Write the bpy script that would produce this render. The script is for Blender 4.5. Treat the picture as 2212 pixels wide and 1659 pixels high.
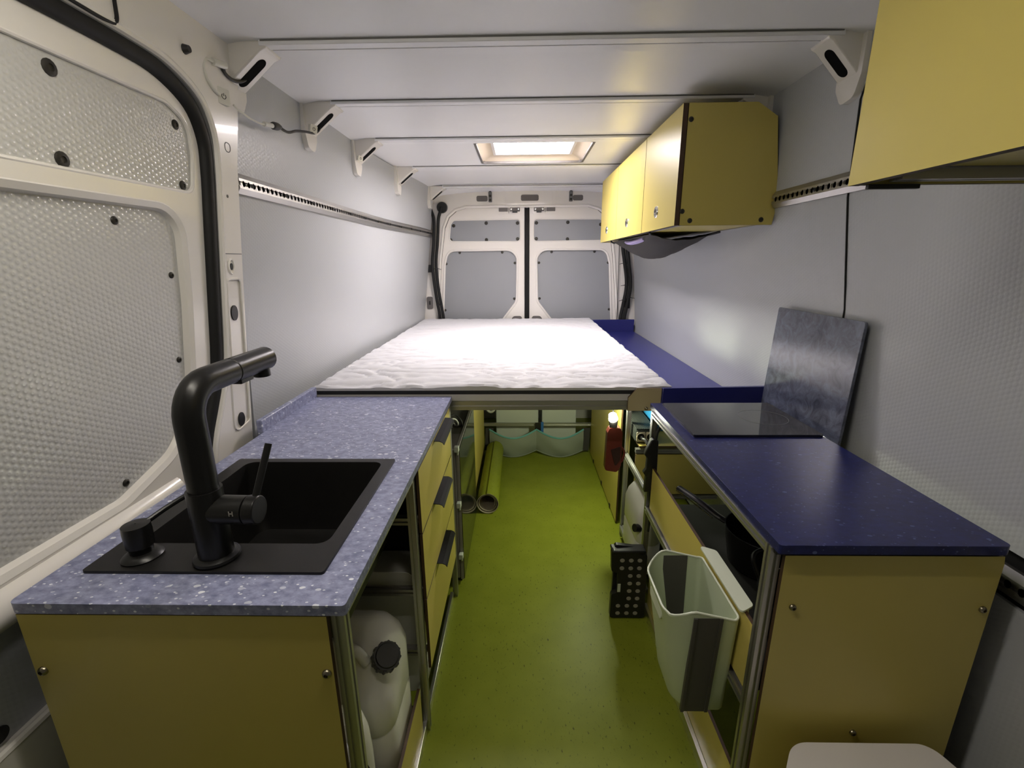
import bpy, bmesh, math, random
from mathutils import Vector, Matrix, noise
random.seed(7)
for o in list(bpy.data.objects): bpy.data.objects.remove(o)
SC = bpy.context.scene
COL = SC.collection
PI = math.pi

# ------------------------------------------------------------------ camera
CAM_H = 1.34
FPX = 979.15
yaw, pitch, roll = math.radians(1.192), math.radians(15.112), math.radians(-0.4753)
fwd = Vector((-math.sin(yaw)*math.cos(pitch), math.cos(yaw)*math.cos(pitch), -math.sin(pitch)))
rgt = Vector((math.cos(yaw), math.sin(yaw), 0))
upv = rgt.cross(fwd)
r2 = rgt*math.cos(roll)+upv*math.sin(roll)
u2 = -rgt*math.sin(roll)+upv*math.cos(roll)
cd = bpy.data.cameras.new('camera')
cd.sensor_width = 36.0
cd.lens = FPX/2212*36.0
cd.clip_start = 0.02
cam = bpy.data.objects.new('camera', cd)
COL.objects.link(cam)
cam.matrix_world = Matrix(((r2.x, u2.x, -fwd.x, 0), (r2.y, u2.y, -fwd.y, 0), (r2.z, u2.z, -fwd.z, CAM_H), (0, 0, 0, 1)))
SC.camera = cam

# ------------------------------------------------------------------ world, exposure
w = bpy.data.worlds.new('world'); SC.world = w; w.use_nodes = True
wb = w.node_tree.nodes['Background']
wb.inputs[0].default_value = (1.0, 0.93, 0.84, 1)
WORLD_STRENGTH = 0.045
wb.inputs[1].default_value = WORLD_STRENGTH
SKYLIGHT_EMIT = 40.0
FILL_LED_EMIT = 66.0
LAMP_W = 7.0
SC.view_settings.view_transform = 'Standard'
SC.view_settings.look = 'None'
SC.view_settings.gamma = 1.0
SC.view_settings.use_curve_mapping = False
SC.view_settings.exposure = 0.6

# ------------------------------------------------------------------ materials
def new_mat(name):
    m = bpy.data.materials.new(name); m.use_nodes = True
    return m, m.node_tree.nodes, m.node_tree.links, m.node_tree.nodes['Principled BSDF']
def N(nodes, t, **kw):
    n = nodes.new(t)
    for k, v in kw.items(): setattr(n, k, v)
    return n
def lin(c):
    return tuple(((x/255)/12.92 if x/255 <= .04045 else ((x/255+.055)/1.055)**2.4) for x in c)
def plain(name, col, rough=.5, metal=0., var=.06, vscale=6., spec=.5, coat=0., bump=0., bscale=200.):
    m, n, l, b = new_mat(name)
    tc = N(n, 'ShaderNodeTexCoord')
    nz = N(n, 'ShaderNodeTexNoise'); nz.inputs['Scale'].default_value = vscale; nz.inputs['Detail'].default_value = 4
    l.new(tc.outputs['Object'], nz.inputs['Vector'])
    mx = N(n, 'ShaderNodeMix', data_type='RGBA')
    mx.inputs[6].default_value = (*[c*(1-var) for c in col], 1); mx.inputs[7].default_value = (*[min(1, c*(1+var)) for c in col], 1)
    l.new(nz.outputs['Fac'], mx.inputs[0]); l.new(mx.outputs[2], b.inputs['Base Color'])
    b.inputs['Roughness'].default_value = rough; b.inputs['Metallic'].default_value = metal
    b.inputs['Specular IOR Level'].default_value = spec; b.inputs['Coat Weight'].default_value = coat
    if bump:
        n2 = N(n, 'ShaderNodeTexNoise'); n2.inputs['Scale'].default_value = bscale
        l.new(tc.outputs['Object'], n2.inputs['Vector'])
        bp = N(n, 'ShaderNodeBump'); bp.inputs['Strength'].default_value = bump; bp.inputs['Distance'].default_value = .001
        l.new(n2.outputs['Fac'], bp.inputs['Height']); l.new(bp.outputs['Normal'], b.inputs['Normal'])
    return m
def hexmat(name, col, rough=.33, strength=.5, wave=.0098, ax=('Y', 'Z')):
    m, n, l, b = new_mat(name)
    tc = N(n, 'ShaderNodeTexCoord'); sp = N(n, 'ShaderNodeSeparateXYZ'); l.new(tc.outputs['Object'], sp.inputs[0])
    k = 2*PI/wave; acc = None
    for a in (0, PI/3, 2*PI/3):
        m1 = N(n, 'ShaderNodeMath', operation='MULTIPLY'); m1.inputs[1].default_value = k*math.cos(a); l.new(sp.outputs[ax[0]], m1.inputs[0])
        m2 = N(n, 'ShaderNodeMath', operation='MULTIPLY_ADD'); m2.inputs[1].default_value = k*math.sin(a)
        l.new(sp.outputs[ax[1]], m2.inputs[0]); l.new(m1.outputs[0], m2.inputs[2])
        c = N(n, 'ShaderNodeMath', operation='COSINE'); l.new(m2.outputs[0], c.inputs[0])
        if acc is None: acc = c
        else:
            s = N(n, 'ShaderNodeMath', operation='ADD'); l.new(acc.outputs[0], s.inputs[0]); l.new(c.outputs[0], s.inputs[1]); acc = s
    mr = N(n, 'ShaderNodeMapRange'); mr.inputs[1].default_value = -1.5; mr.inputs[2].default_value = 1.6
    l.new(acc.outputs[0], mr.inputs[0])
    bp = N(n, 'ShaderNodeBump'); bp.inputs['Strength'].default_value = strength; bp.inputs['Distance'].default_value = .0009
    l.new(mr.outputs[0], bp.inputs['Height']); l.new(bp.outputs['Normal'], b.inputs['Normal'])
    b.inputs['Base Color'].default_value = (*col, 1); b.inputs['Roughness'].default_value = rough
    return m
def chipmat(name, base, dark, chip, rough, scale=70., chipfrac=.05):
    m, n, l, b = new_mat(name)
    tc = N(n, 'ShaderNodeTexCoord')
    mp = N(n, 'ShaderNodeMapping'); mp.inputs['Rotation'].default_value = (0, 0, .6); mp.inputs['Scale'].default_value = (1, 1.6, 1.3)
    l.new(tc.outputs['Object'], mp.inputs[0])
    nz = N(n, 'ShaderNodeTexNoise'); nz.inputs['Scale'].default_value = 55; nz.inputs['Detail'].default_value = 6; nz.inputs['Roughness'].default_value = .65
    l.new(mp.outputs[0], nz.inputs['Vector'])
    cr = N(n, 'ShaderNodeValToRGB'); cr.color_ramp.elements[0].position = .36; cr.color_ramp.elements[1].position = .62
    cr.color_ramp.elements[0].color = (*dark, 1); cr.color_ramp.elements[1].color = (*base, 1)
    l.new(nz.outputs['Fac'], cr.inputs[0])
    prev = cr.outputs[0]
    for sc, fr, off in ((scale, chipfrac, 0.), (scale*2.3, chipfrac*1.5, 3.7)):
        vo = N(n, 'ShaderNodeTexVoronoi'); vo.inputs['Scale'].default_value = sc
        mp2 = N(n, 'ShaderNodeMapping'); mp2.inputs['Location'].default_value = (off, off, off); l.new(mp.outputs[0], mp2.inputs[0]); l.new(mp2.outputs[0], vo.inputs['Vector'])
        sp = N(n, 'ShaderNodeSeparateColor'); l.new(vo.outputs['Color'], sp.inputs[0])
        gt = N(n, 'ShaderNodeMath', operation='GREATER_THAN'); gt.inputs[1].default_value = 1-fr; l.new(sp.outputs[0], gt.inputs[0])
        lt = N(n, 'ShaderNodeMath', operation='LESS_THAN'); lt.inputs[1].default_value = .45; l.new(vo.outputs['Distance'], lt.inputs[0])
        mu = N(n, 'ShaderNodeMath', operation='MULTIPLY'); l.new(gt.outputs[0], mu.inputs[0]); l.new(lt.outputs[0], mu.inputs[1])
        m3 = N(n, 'ShaderNodeMath', operation='MULTIPLY'); l.new(mu.outputs[0], m3.inputs[0]); l.new(sp.outputs[1], m3.inputs[1])
        mx = N(n, 'ShaderNodeMix', data_type='RGBA'); mx.inputs[7].default_value = (*chip, 1)
        l.new(m3.outputs[0], mx.inputs[0]); l.new(prev, mx.inputs[6]); prev = mx.outputs[2]
    l.new(prev, b.inputs['Base Color']); b.inputs['Roughness'].default_value = rough
    return m
def emit(name, col, s):
    m, n, l, b = new_mat(name)
    b.inputs['Base Color'].default_value = (*col, 1); b.inputs['Emission Color'].default_value = (*col, 1); b.inputs['Emission Strength'].default_value = s
    return m

M = {}
M['white'] = plain('van_white_paint', (.80, .77, .72), .22, coat=.3, var=.02)
M['ceil'] = plain('ceiling_white', (.88, .88, .90), .25, var=.015)
M['rib'] = plain('rib_white', (.70, .69, .68), .35, var=.02)
M['wall'] = hexmat('wall_grey_hex', (.47, .485, .505), .32, .28)
M['doorpanel'] = hexmat('door_grey_hex', (.54, .54, .525), .20, .75, wave=.0105)
M['reargrey'] = plain('rear_panel_grey', (.29, .30, .315), .45, var=.02)
M['yellow'] = plain('yellow_laminate', (.575, .475, .118), .36, var=.02)
M['edge'] = plain('laminate_edge_brown', (.06, .03, .012), .6)
M['alu'] = plain('aluminium', (.50, .49, .47), .42, 1.0, var=.04)
M['alubright'] = plain('bright_aluminium_trim', (.86, .86, .85), .3, 1.0, var=.02)
M['black'] = plain('black_plastic', (.012, .012, .012), .42)
M['matte'] = plain('black_matte_metal', (.008, .0078, .0075), .32, var=.1, spec=.35)
M['void'] = plain('dark_opening', (.004, .004, .004), .9, spec=.1)
M['handle'] = plain('black_powder_coat', (.012, .012, .013), .7, spec=.12)
M['rubber'] = plain('black_rubber', (.014, .014, .014), .55, spec=.25, bump=.1)
M['groove'] = plain('rib_groove_grey', (.16, .155, .15), .6)
M['seal2'] = plain('grey_rubber', (.14, .14, .14), .5)
M['sink'] = plain('black_composite', (.010, .0095, .009), .42, spec=.32, bump=.25, bscale=900)
M['counter'] = chipmat('blue_grey_speckled', lin((152, 156, 186)), lin((110, 115, 145)), lin((236, 239, 244)), .32, 78., .06)
M['navy'] = chipmat('navy_speckled', lin((30, 36, 94)), lin((22, 26, 74)), lin((92, 102, 150)), .34, 90., .03)
M['navyplain'] = plain('navy_laminate', lin((38, 41, 106)), .30, var=.08, vscale=14)
M['screw'] = plain('screw_steel', (.30, .27, .2), .3, 1.0)
M['darkscrew'] = plain('dark_screw', (.05, .047, .04), .45, .6)
M['glass'] = plain('hob_glass', (.006, .006, .007), .04, spec=1.0)
M['hobring'] = plain('hob_marking', (.12, .12, .12), .3)
M['chrome'] = plain('chrome', (.8, .8, .78), .12, 1.0)
M['plug'] = plain('dark_plug', (.02, .018, .016), .5)
M['clear'] = plain('milky_plastic', (.72, .71, .66), .35, var=.04)
M['bin_green'] = plain('bin_pale_green', (.55, .62, .43), .4)
M['bin_rim'] = plain('bin_pale_rim', (.66, .70, .56), .4)
M['bin_dark'] = plain('bin_grey_bellows', (.075, .07, .062), .55)
M['red'] = plain('red_plastic', (.17, .028, .018), .4)
M['darkred'] = plain('dark_red_plastic', (.05, .016, .014), .5)
M['dot'] = plain('stool_dot_grey', (.36, .34, .30), .55)
M['inv'] = plain('inverter_dark', (.05, .055, .05), .4, .5)
M['socket'] = plain('socket_beige', (.55, .48, .34), .4)
M['mesh'] = plain('dark_mesh_fabric', (.045, .042, .04), .85, bump=.5, bscale=500)
M['purple'] = plain('lilac_fabric', (.42, .36, .60), .7)
M['bag'] = plain('grey_canvas', (.26, .29, .24), .85, bump=.4, bscale=350)
M['teal'] = plain('teal_tape', (.16, .42, .44), .7)
M['whitebox'] = plain('white_box', (.66, .70, .62), .5)
M['blue'] = plain('blue_strap', (.03, .14, .42), .6)
M['cyan'] = plain('bright_blue_plastic', (.02, .15, .32), .4)
M['toilet'] = plain('white_plastic', (.80, .76, .74), .3)
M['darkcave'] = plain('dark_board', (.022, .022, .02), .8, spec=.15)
M['greyplastic'] = plain('grey_plastic', (.13, .12, .115), .5)
M['hose'] = plain('grey_corrugated', (.25, .24, .22), .4)
M['rollback'] = plain('lino_backing', (.42, .36, .26), .8)
M['fridge_body'] = plain('fridge_grey', (.32, .30, .27), .4)
M['fridge_door'] = plain('fridge_gloss_door', (.02, .022, .018), .06, spec=1.0)
M['skyframe'] = plain('skylight_cream', (.72, .62, .50), .4)
M['cablewhite'] = plain('white_cable', (.70, .69, .62), .35)
M['cover'] = plain('mattress_white', (.63, .625, .645), .85, var=.02, bump=.35, bscale=300)
M['coverside'] = plain('mattress_side', (.50, .485, .47), .85)
M['pillow_band'] = plain('mattress_black_band', (.012, .012, .014), .7)
M['beige'] = plain('beige_plate', (.42, .345, .19), .4)
M['sky'] = emit('skylight_daylight', (1.0, .93, .95), SKYLIGHT_EMIT)
M['led'] = emit('led_diffuser', (1.0, .93, .81), FILL_LED_EMIT)
M['lamp'] = emit('lamp_head_glow', (1.0, 1.0, .86), 60.0)
# green linoleum with fine flecks
m, n, l, b = new_mat('green_linoleum')
tc = N(n, 'ShaderNodeTexCoord')
n1 = N(n, 'ShaderNodeTexNoise'); n1.inputs['Scale'].default_value = 9; n1.inputs['Detail'].default_value = 5
n2 = N(n, 'ShaderNodeTexNoise'); n2.inputs['Scale'].default_value = 150; n2.inputs['Detail'].default_value = 3
mp = N(n, 'ShaderNodeMapping'); mp.inputs['Scale'].default_value = (1, .45, 1); mp.inputs['Rotation'].default_value = (0, 0, .5)
l.new(tc.outputs['Object'], n1.inputs['Vector']); l.new(tc.outputs['Object'], mp.inputs[0]); l.new(mp.outputs[0], n2.inputs['Vector'])
cr = N(n, 'ShaderNodeValToRGB'); cr.color_ramp.elements[0].color = (.185, .215, .014, 1); cr.color_ramp.elements[1].color = (.265, .305, .030, 1)
cr2 = N(n, 'ShaderNodeValToRGB'); cr2.color_ramp.elements[0].position = .27; cr2.color_ramp.elements[1].position = .37
cr2.color_ramp.elements[0].color = (.35, .33, .3, 1); cr2.color_ramp.elements[1].color = (1, 1, 1, 1)
mx = N(n, 'ShaderNodeMix', data_type='RGBA', blend_type='MULTIPLY'); mx.inputs[0].default_value = 1
l.new(n1.outputs['Fac'], cr.inputs[0]); l.new(n2.outputs['Fac'], cr2.inputs[0]); l.new(cr.outputs[0], mx.inputs[6]); l.new(cr2.outputs[0], mx.inputs[7])
l.new(mx.outputs[2], b.inputs['Base Color']); b.inputs['Roughness'].default_value = .45; b.inputs['Specular IOR Level'].default_value = .25
M['lino'] = m
# slate-look splash board
m, n, l, b = new_mat('slate_print')
tc = N(n, 'ShaderNodeTexCoord')
n1 = N(n, 'ShaderNodeTexNoise'); n1.inputs['Scale'].default_value = 22; n1.inputs['Detail'].default_value = 8; n1.inputs['Roughness'].default_value = .7; n1.inputs['Distortion'].default_value = 1.2
l.new(tc.outputs['Object'], n1.inputs['Vector'])
cr = N(n, 'ShaderNodeValToRGB'); cr.color_ramp.elements[0].position = .33; cr.color_ramp.elements[1].position = .72
cr.color_ramp.elements[0].color = (*lin((34, 38, 54)), 1); cr.color_ramp.elements[1].color = (*lin((112, 118, 138)), 1)
l.new(n1.outputs['Fac'], cr.inputs[0]); l.new(cr.outputs[0], b.inputs['Base Color']); b.inputs['Roughness'].default_value = .3; b.inputs['Coat Weight'].default_value = 1.0; b.inputs['Coat Roughness'].default_value = .07
M['slate'] = m

# ------------------------------------------------------------------ mesh helpers
ROOT = {}
def shade(me, ang=.6):
    for p in me.polygons: p.use_smooth = True
    try: me.set_sharp_from_angle(angle=ang)
    except Exception: pass
def obj(name, bm, mat, parent=None, bevel=0., smooth=True, recalc=True, base=None):
    """one mesh object; vertices given in world space. base: origin for a top-level mesh."""
    if recalc: bmesh.ops.recalc_face_normals(bm, faces=bm.faces)
    if parent is not None: loc = ROOT[parent.name]
    elif base is not None: loc = Vector(base)
    else: loc = Vector((0, 0, 0))
    bmesh.ops.translate(bm, verts=bm.verts, vec=-loc)
    me = bpy.data.meshes.new(name); bm.to_mesh(me); bm.free()
    if smooth: shade(me)
    o = bpy.data.objects.new(name, me); COL.objects.link(o)
    mats = mat if isinstance(mat, (list, tuple)) else [mat]
    for q in mats: me.materials.append(M[q])
    if parent is not None: o.parent = parent
    else: o.location = loc
    ROOT[o.name] = loc
    if bevel:
        md = o.modifiers.new('bevel', 'BEVEL'); md.width = bevel; md.segments = 2; md.limit_method = 'ANGLE'; md.angle_limit = .7
    return o
def thing(name, label, cat, loc, group=None):
    o = bpy.data.objects.new(name, None); COL.objects.link(o); o.location = loc; o.empty_display_size = .05
    ROOT[o.name] = Vector(loc)
    return tag(o, label, cat, group)
def tag(o, label, cat, group=None):
    o['label'] = label; o['category'] = cat
    if group: o['group'] = group
    return o
def struct(o):
    o['kind'] = 'structure'; return o
def B(): return bmesh.new()
def box(bm, x0, x1, y0, y1, z0, z1, mi=0):
    v = [bm.verts.new((x, y, z)) for x in (x0, x1) for y in (y0, y1) for z in (z0, z1)]
    fs = []
    for f in ((0, 1, 3, 2), (4, 6, 7, 5), (0, 4, 5, 1), (2, 3, 7, 6), (0, 2, 6, 4), (1, 5, 7, 3)):
        q = bm.faces.new([v[i] for i in f]); q.material_index = mi; fs.append(q)
    return fs
def mkbox(name, x0, x1, y0, y1, z0, z1, mat, parent=None, bevel=.0015, base=None):
    bm = B(); box(bm, x0, x1, y0, y1, z0, z1); return obj(name, bm, mat, parent, bevel, base=base)
def frame_of(d):
    d = d.normalized(); a = Vector((0, 0, 1)) if abs(d.z) < .9 else Vector((1, 0, 0))
    u = d.cross(a).normalized(); return u, u.cross(d).normalized()
def cyl(bm, p0, p1, r0, r1=None, seg=20, cap=True, mi=0):
    p0, p1 = Vector(p0), Vector(p1); r1 = r0 if r1 is None else r1
    u, v = frame_of(p1-p0); A = []; Bv = []
    for i in range(seg):
        a = 2*PI*i/seg; d = u*math.cos(a)+v*math.sin(a)
        A.append(bm.verts.new(p0+d*r0)); Bv.append(bm.verts.new(p1+d*r1))
    for i in range(seg):
        f = bm.faces.new((A[i], A[(i+1) % seg], Bv[(i+1) % seg], Bv[i])); f.material_index = mi
    if cap:
        bm.faces.new(A).material_index = mi; bm.faces.new(Bv[::-1]).material_index = mi
def catmull(pts, sub=8, closed=False):
    pts = [Vector(p) for p in pts]; out = []; n = len(pts)
    rng = range(n) if closed else range(n-1)
    for i in rng:
        if closed: a, b_, c, d = pts[(i-1) % n], pts[i], pts[(i+1) % n], pts[(i+2) % n]
        else: a, b_, c, d = pts[max(i-1, 0)], pts[i], pts[i+1], pts[min(i+2, n-1)]
        for k in range(sub):
            t = k/sub
            out.append(.5*((2*b_)+(c-a)*t+(2*a-5*b_+4*c-d)*t*t+(3*b_-a-3*c+d)*t**3))
    if not closed: out.append(pts[-1])
    return out
def tube(bm, pts, r, seg=10, sub=8, smooth=True, closed=False, cap=True, rf=None, mi=0, squash=None):
    P = catmull(pts, sub, closed) if smooth else [Vector(p) for p in pts]
    n = len(P); rings = []; u = None
    for i in range(n):
        t = (P[(i+1) % n]-P[i-1]) if closed else (P[min(i+1, n-1)]-P[max(i-1, 0)])
        t.normalize()
        if u is None: u, v = frame_of(t)
        else:
            u = (u-t*u.dot(t)).normalized(); v = u.cross(t)
        rr = r*(rf(i/(n-1)) if rf else 1)
        ring = []
        for k in range(seg):
            a = 2*PI*k/seg; d = u*math.cos(a)*rr+v*math.sin(a)*rr
            if squash: d = Vector((d.x*squash[0], d.y*squash[1], d.z*squash[2]))
            ring.append(bm.verts.new(P[i]+d))
        rings.append(ring)
    for i in range(n if closed else n-1):
        A, Bv = rings[i], rings[(i+1) % n]
        for k in range(seg):
            bm.faces.new((A[k], A[(k+1) % seg], Bv[(k+1) % seg], Bv[k])).material_index = mi
    if cap and not closed:
        bm.faces.new(rings[0][::-1]).material_index = mi; bm.faces.new(rings[-1]).material_index = mi
def lathe(bm, prof, c, axis='z', seg=28, mi=0):
    """prof: list of (r, h) along axis from centre c."""
    c = Vector(c); rings = []
    for r, h in prof:
        ring = []
        for k in range(seg):
            a = 2*PI*k/seg
            if axis == 'z': p = Vector((r*math.cos(a), r*math.sin(a), h))
            elif axis == 'y': p = Vector((r*math.cos(a), h, r*math.sin(a)))
            else: p = Vector((h, r*math.cos(a), r*math.sin(a)))
            ring.append(bm.verts.new(c+p))
        rings.append(ring)
    for A, Bv in zip(rings, rings[1:]):
        for k in range(seg): bm.faces.new((A[k], A[(k+1) % seg], Bv[(k+1) % seg], Bv[k])).material_index = mi
    return rings
def rpoly(pts, seg=6):
    """polygon with rounded corners: pts = [(a,b,r),...]"""
    out = []; n = len(pts)
    for i in range(n):
        p = Vector(pts[i][:2]); r = pts[i][2] if len(pts[i]) > 2 else 0
        if r <= 0: out.append(tuple(p)); continue
        a = Vector(pts[i-1][:2])-p; b_ = Vector(pts[(i+1) % n][:2])-p
        la, lb = a.length, b_.length; a.normalize(); b_.normalize()
        ang = a.angle(b_); t = min(r/math.tan(ang/2), la*.49, lb*.49); rr = t*math.tan(ang/2)
        c = p+(a+b_).normalized()*(rr/math.sin(ang/2))
        s, e = p+a*t-c, p+b_*t-c
        th = s.angle(e)
        for k in range(seg+1):
            f = k/seg
            q = (s*math.sin((1-f)*th)+e*math.sin(f*th))/math.sin(th) if th > 1e-4 else s
            out.append(tuple(c+q))
    return out
def rrect(a0, a1, b0, b1, r, seg=5):
    return rpoly([(a0, b0, r), (a1, b0, r), (a1, b1, r), (a0, b1, r)], seg)
def plate(bm, outer, holes, fn, t0, t1, mi=0):
    """solid plate from a 2-D outline with holes; fn(a,b,t)->world point"""
    t = bmesh.new(); edges = []; rings = []
    for lp in [outer]+list(holes):
        vs = [t.verts.new((a, b, 0)) for a, b in [q[:2] for q in lp]]
        edges += [t.edges.new((vs[i], vs[(i+1) % len(vs)])) for i in range(len(vs))]
        rings.append([tuple(q[:2]) for q in lp])
    bmesh.ops.triangle_fill(t, use_beauty=True, use_dissolve=False, edges=edges, normal=(0, 0, 1))
    t.verts.index_update()
    co = [(v.co.x, v.co.y) for v in t.verts]
    tri = [[v.index for v in f.verts] for f in t.faces]; t.free()
    A = [bm.verts.new(fn(a, b, t0)) for a, b in co]; Bv = [bm.verts.new(fn(a, b, t1)) for a, b in co]
    for f in tri:
        bm.faces.new([A[i] for i in f]).material_index = mi; bm.faces.new([Bv[i] for i in f[::-1]]).material_index = mi
    k = 0
    for rg in rings:
        n = len(rg)
        for i in range(n):
            j = (i+1) % n
            bm.faces.new((A[k+i], A[k+j], Bv[k+j], Bv[k+i])).material_index = mi
        k += n
FXY = lambda a, b, t: (a, b, t)      # slab in x,y  thickness z
FXZ = lambda a, b, t: (a, t, b)      # slab in x,z  thickness y
FYZ = lambda a, b, t: (t, a, b)      # slab in y,z  thickness x
def gridsolid(bm, P, off):
    """P[a][c] grid of points, off: thickness vector"""
    off = Vector(off); g = [[bm.verts.new(p) for p in r] for r in P]; h = [[bm.verts.new(Vector(p)+off) for p in r] for r in P]
    na, nc = len(P)-1, len(P[0])-1
    for a in range(na):
        for c in range(nc):
            bm.faces.new((g[a][c], g[a+1][c], g[a+1][c+1], g[a][c+1])); bm.faces.new((h[a][c], h[a][c+1], h[a+1][c+1], h[a+1][c]))
    for a in range(na):
        bm.faces.new((g[a][0], h[a][0], h[a+1][0], g[a+1][0])); bm.faces.new((g[a][nc], g[a+1][nc], h[a+1][nc], h[a][nc]))
    for c in range(nc):
        bm.faces.new((g[0][c], g[0][c+1], h[0][c+1], h[0][c])); bm.faces.new((g[na][c], h[na][c], h[na][c+1], g[na][c+1]))
def prof_poly(s=.020, slot=.0062, dep=.005):
    h, w_ = s/2, slot/2; side = [(-h, -h), (-w_, -h), (-w_, -h+dep), (w_, -h+dep), (w_, -h)]
    out = []
    for k in range(4):
        for (a, b_) in side:
            for _ in range(k): a, b_ = -b_, a
            out.append((a, b_))
    return out
def bar(name, p0, p1, parent, s=.020, mat='alu', base=None):
    """slotted aluminium profile between two axis-aligned points"""
    bm = B(); pol = prof_poly(s); p0, p1 = Vector(p0), Vector(p1); d = p1-p0
    ax = max(range(3), key=lambda i: abs(d[i]))
    def fn(a, b_, t):
        q = [0, 0, 0]; o = [i for i in range(3) if i != ax]
        q[o[0]] = p0[o[0]]+a; q[o[1]] = p0[o[1]]+b_; q[ax] = t
        return q
    plate(bm, pol, [], fn, p0[ax], p1[ax])
    return obj(name, bm, mat, parent, smooth=False, base=base)
def panel(name, outline, fn, t0, t1, mat, parent, edge='edge', bevel=0, base=None):
    """laminate board: faces one material, edges brown"""
    bm = B(); plate(bm, outline, [], fn, t0, t1)
    bm.normal_update()
    if edge:
        big = max(f.calc_area() for f in bm.faces)
        n0 = Vector(fn(0, 0, 1))-Vector(fn(0, 0, 0)); n0.normalize()
        for f in bm.faces:
            if abs(f.normal.dot(n0)) < .5: f.material_index = 1
        return obj(name, bm, [mat, edge], parent, bevel, smooth=False, base=base)
    return obj(name, bm, mat, parent, bevel, smooth=False, base=base)
def screw(p, n, r, parent, mat='screw', name='screw', h=.004):
    bm = B(); p = Vector(p); n = Vector(n).normalized(); u, v = frame_of(n); seg = 14; rings = []
    for rr, hh in ((1, 0), (1, .4), (.8, .8), (.45, 1), (.42, .45), (.001, .4)):
        rings.append([bm.verts.new(p+n*(h*hh)+(u*math.cos(2*PI*k/seg)+v*math.sin(2*PI*k/seg))*r*rr) for k in range(seg)])
    for A, C in zip(rings, rings[1:]):
        for k in range(seg): bm.faces.new((A[k], A[(k+1) % seg], C[(k+1) % seg], C[k]))
    return obj(name, bm, mat, parent)
def lerp(a, b_, t): return a+(b_-a)*t
def sstep(t): t = max(0, min(1, t)); return t*t*(3-2*t)
def xl(y, z):
    b0 = -.845+.07*(z-.85); t0 = -.802+.128*(z-.88)
    return lerp(b0, t0, sstep((y-2.5)/1.3))
def pw(z, tab):
    for (z0, a), (z1, c) in zip(tab, tab[1:]):
        if z <= z1: return lerp(a, c, max(0, (z-z0)/(z1-z0)))
    return tab[-1][1]
def xr(y, z):
    return lerp(pw(z, ((0, .935), (1.2, .932), (1.5, .886), (1.9, .868))), pw(z, ((0, .945), (.9, .938), (1.35, .903), (1.9, .862))), sstep((y-2)/1.7))
def wl(off): return lambda a, b_, t: (-.845+.07*(b_-.85)+off+t, a, b_)

# ================================================================== SETTING
ZC = 1.892
bm = B(); box(bm, -.95, 1.0, -.5, 3.95, -.05, 0)
struct(obj('floor', bm, 'lino', smooth=False))
# --- ceiling: dark roof skin, panels and pressed ribs
SKX0, SKX1, SKY0, SKY1 = -.222, .356, 2.385, 2.885
bm = B(); plate(bm, [(-.95, -.5), (1., -.5), (1., 3.95), (-.95, 3.95)], [[(SKX0+.03, SKY0+.04), (SKX1-.03, SKY0+.04), (SKX1-.03, SKY1-.03), (SKX0+.03, SKY1-.03)]], FXY, 1.925, 1.95)
ceil = struct(obj('ceiling', bm, 'rib', smooth=False))
RIBS = [.455, 1.333, 1.785, 2.286, 2.925, 3.605]  # the first rib, out of view, is placed to carry the added LED strip
ys = [-.5]+RIBS+[3.87]
for i in range(len(ys)-1):
    y0 = ys[i]+(.05 if i else 0); y1 = min(ys[i+1]+.02, 3.87)
    if i == 4: continue
    bm = B(); nx, ny = 24, 4
    g = [[None]*(ny+1) for _ in range(nx+1)]
    for a in range(nx+1):
        for b_ in range(ny+1):
            y = lerp(y0, y1, b_/ny); xa, xb = xl(y, 1.885)-.01, xr(y, 1.885)+.01
            x = lerp(xa, xb, a/nx); e = min(x-xa, xb-x)
            z = ZC-.012*max(0, 1-e/.10)**2
            if y > 3.62: z -= .028*((y-3.62)/.23)+.040*((abs(x-.05)/.72)**3)*((y-3.62)/.23)
            g[a][b_] = (x, y, z)
    gridsolid(bm, g, (0, 0, .006))
    obj('ceiling_panel', bm, 'ceil', ceil)
bm = B(); y0, y1 = RIBS[3]+.05, RIBS[4]+.02
plate(bm, [(-.78, y0), (.88, y0), (.88, y1), (-.78, y1)], [rrect(SKX0, SKX1, SKY0, SKY1-.02, .02)], FXY, ZC, ZC+.006)
obj('ceiling_panel', bm, 'ceil', ceil, smooth=False)
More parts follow.
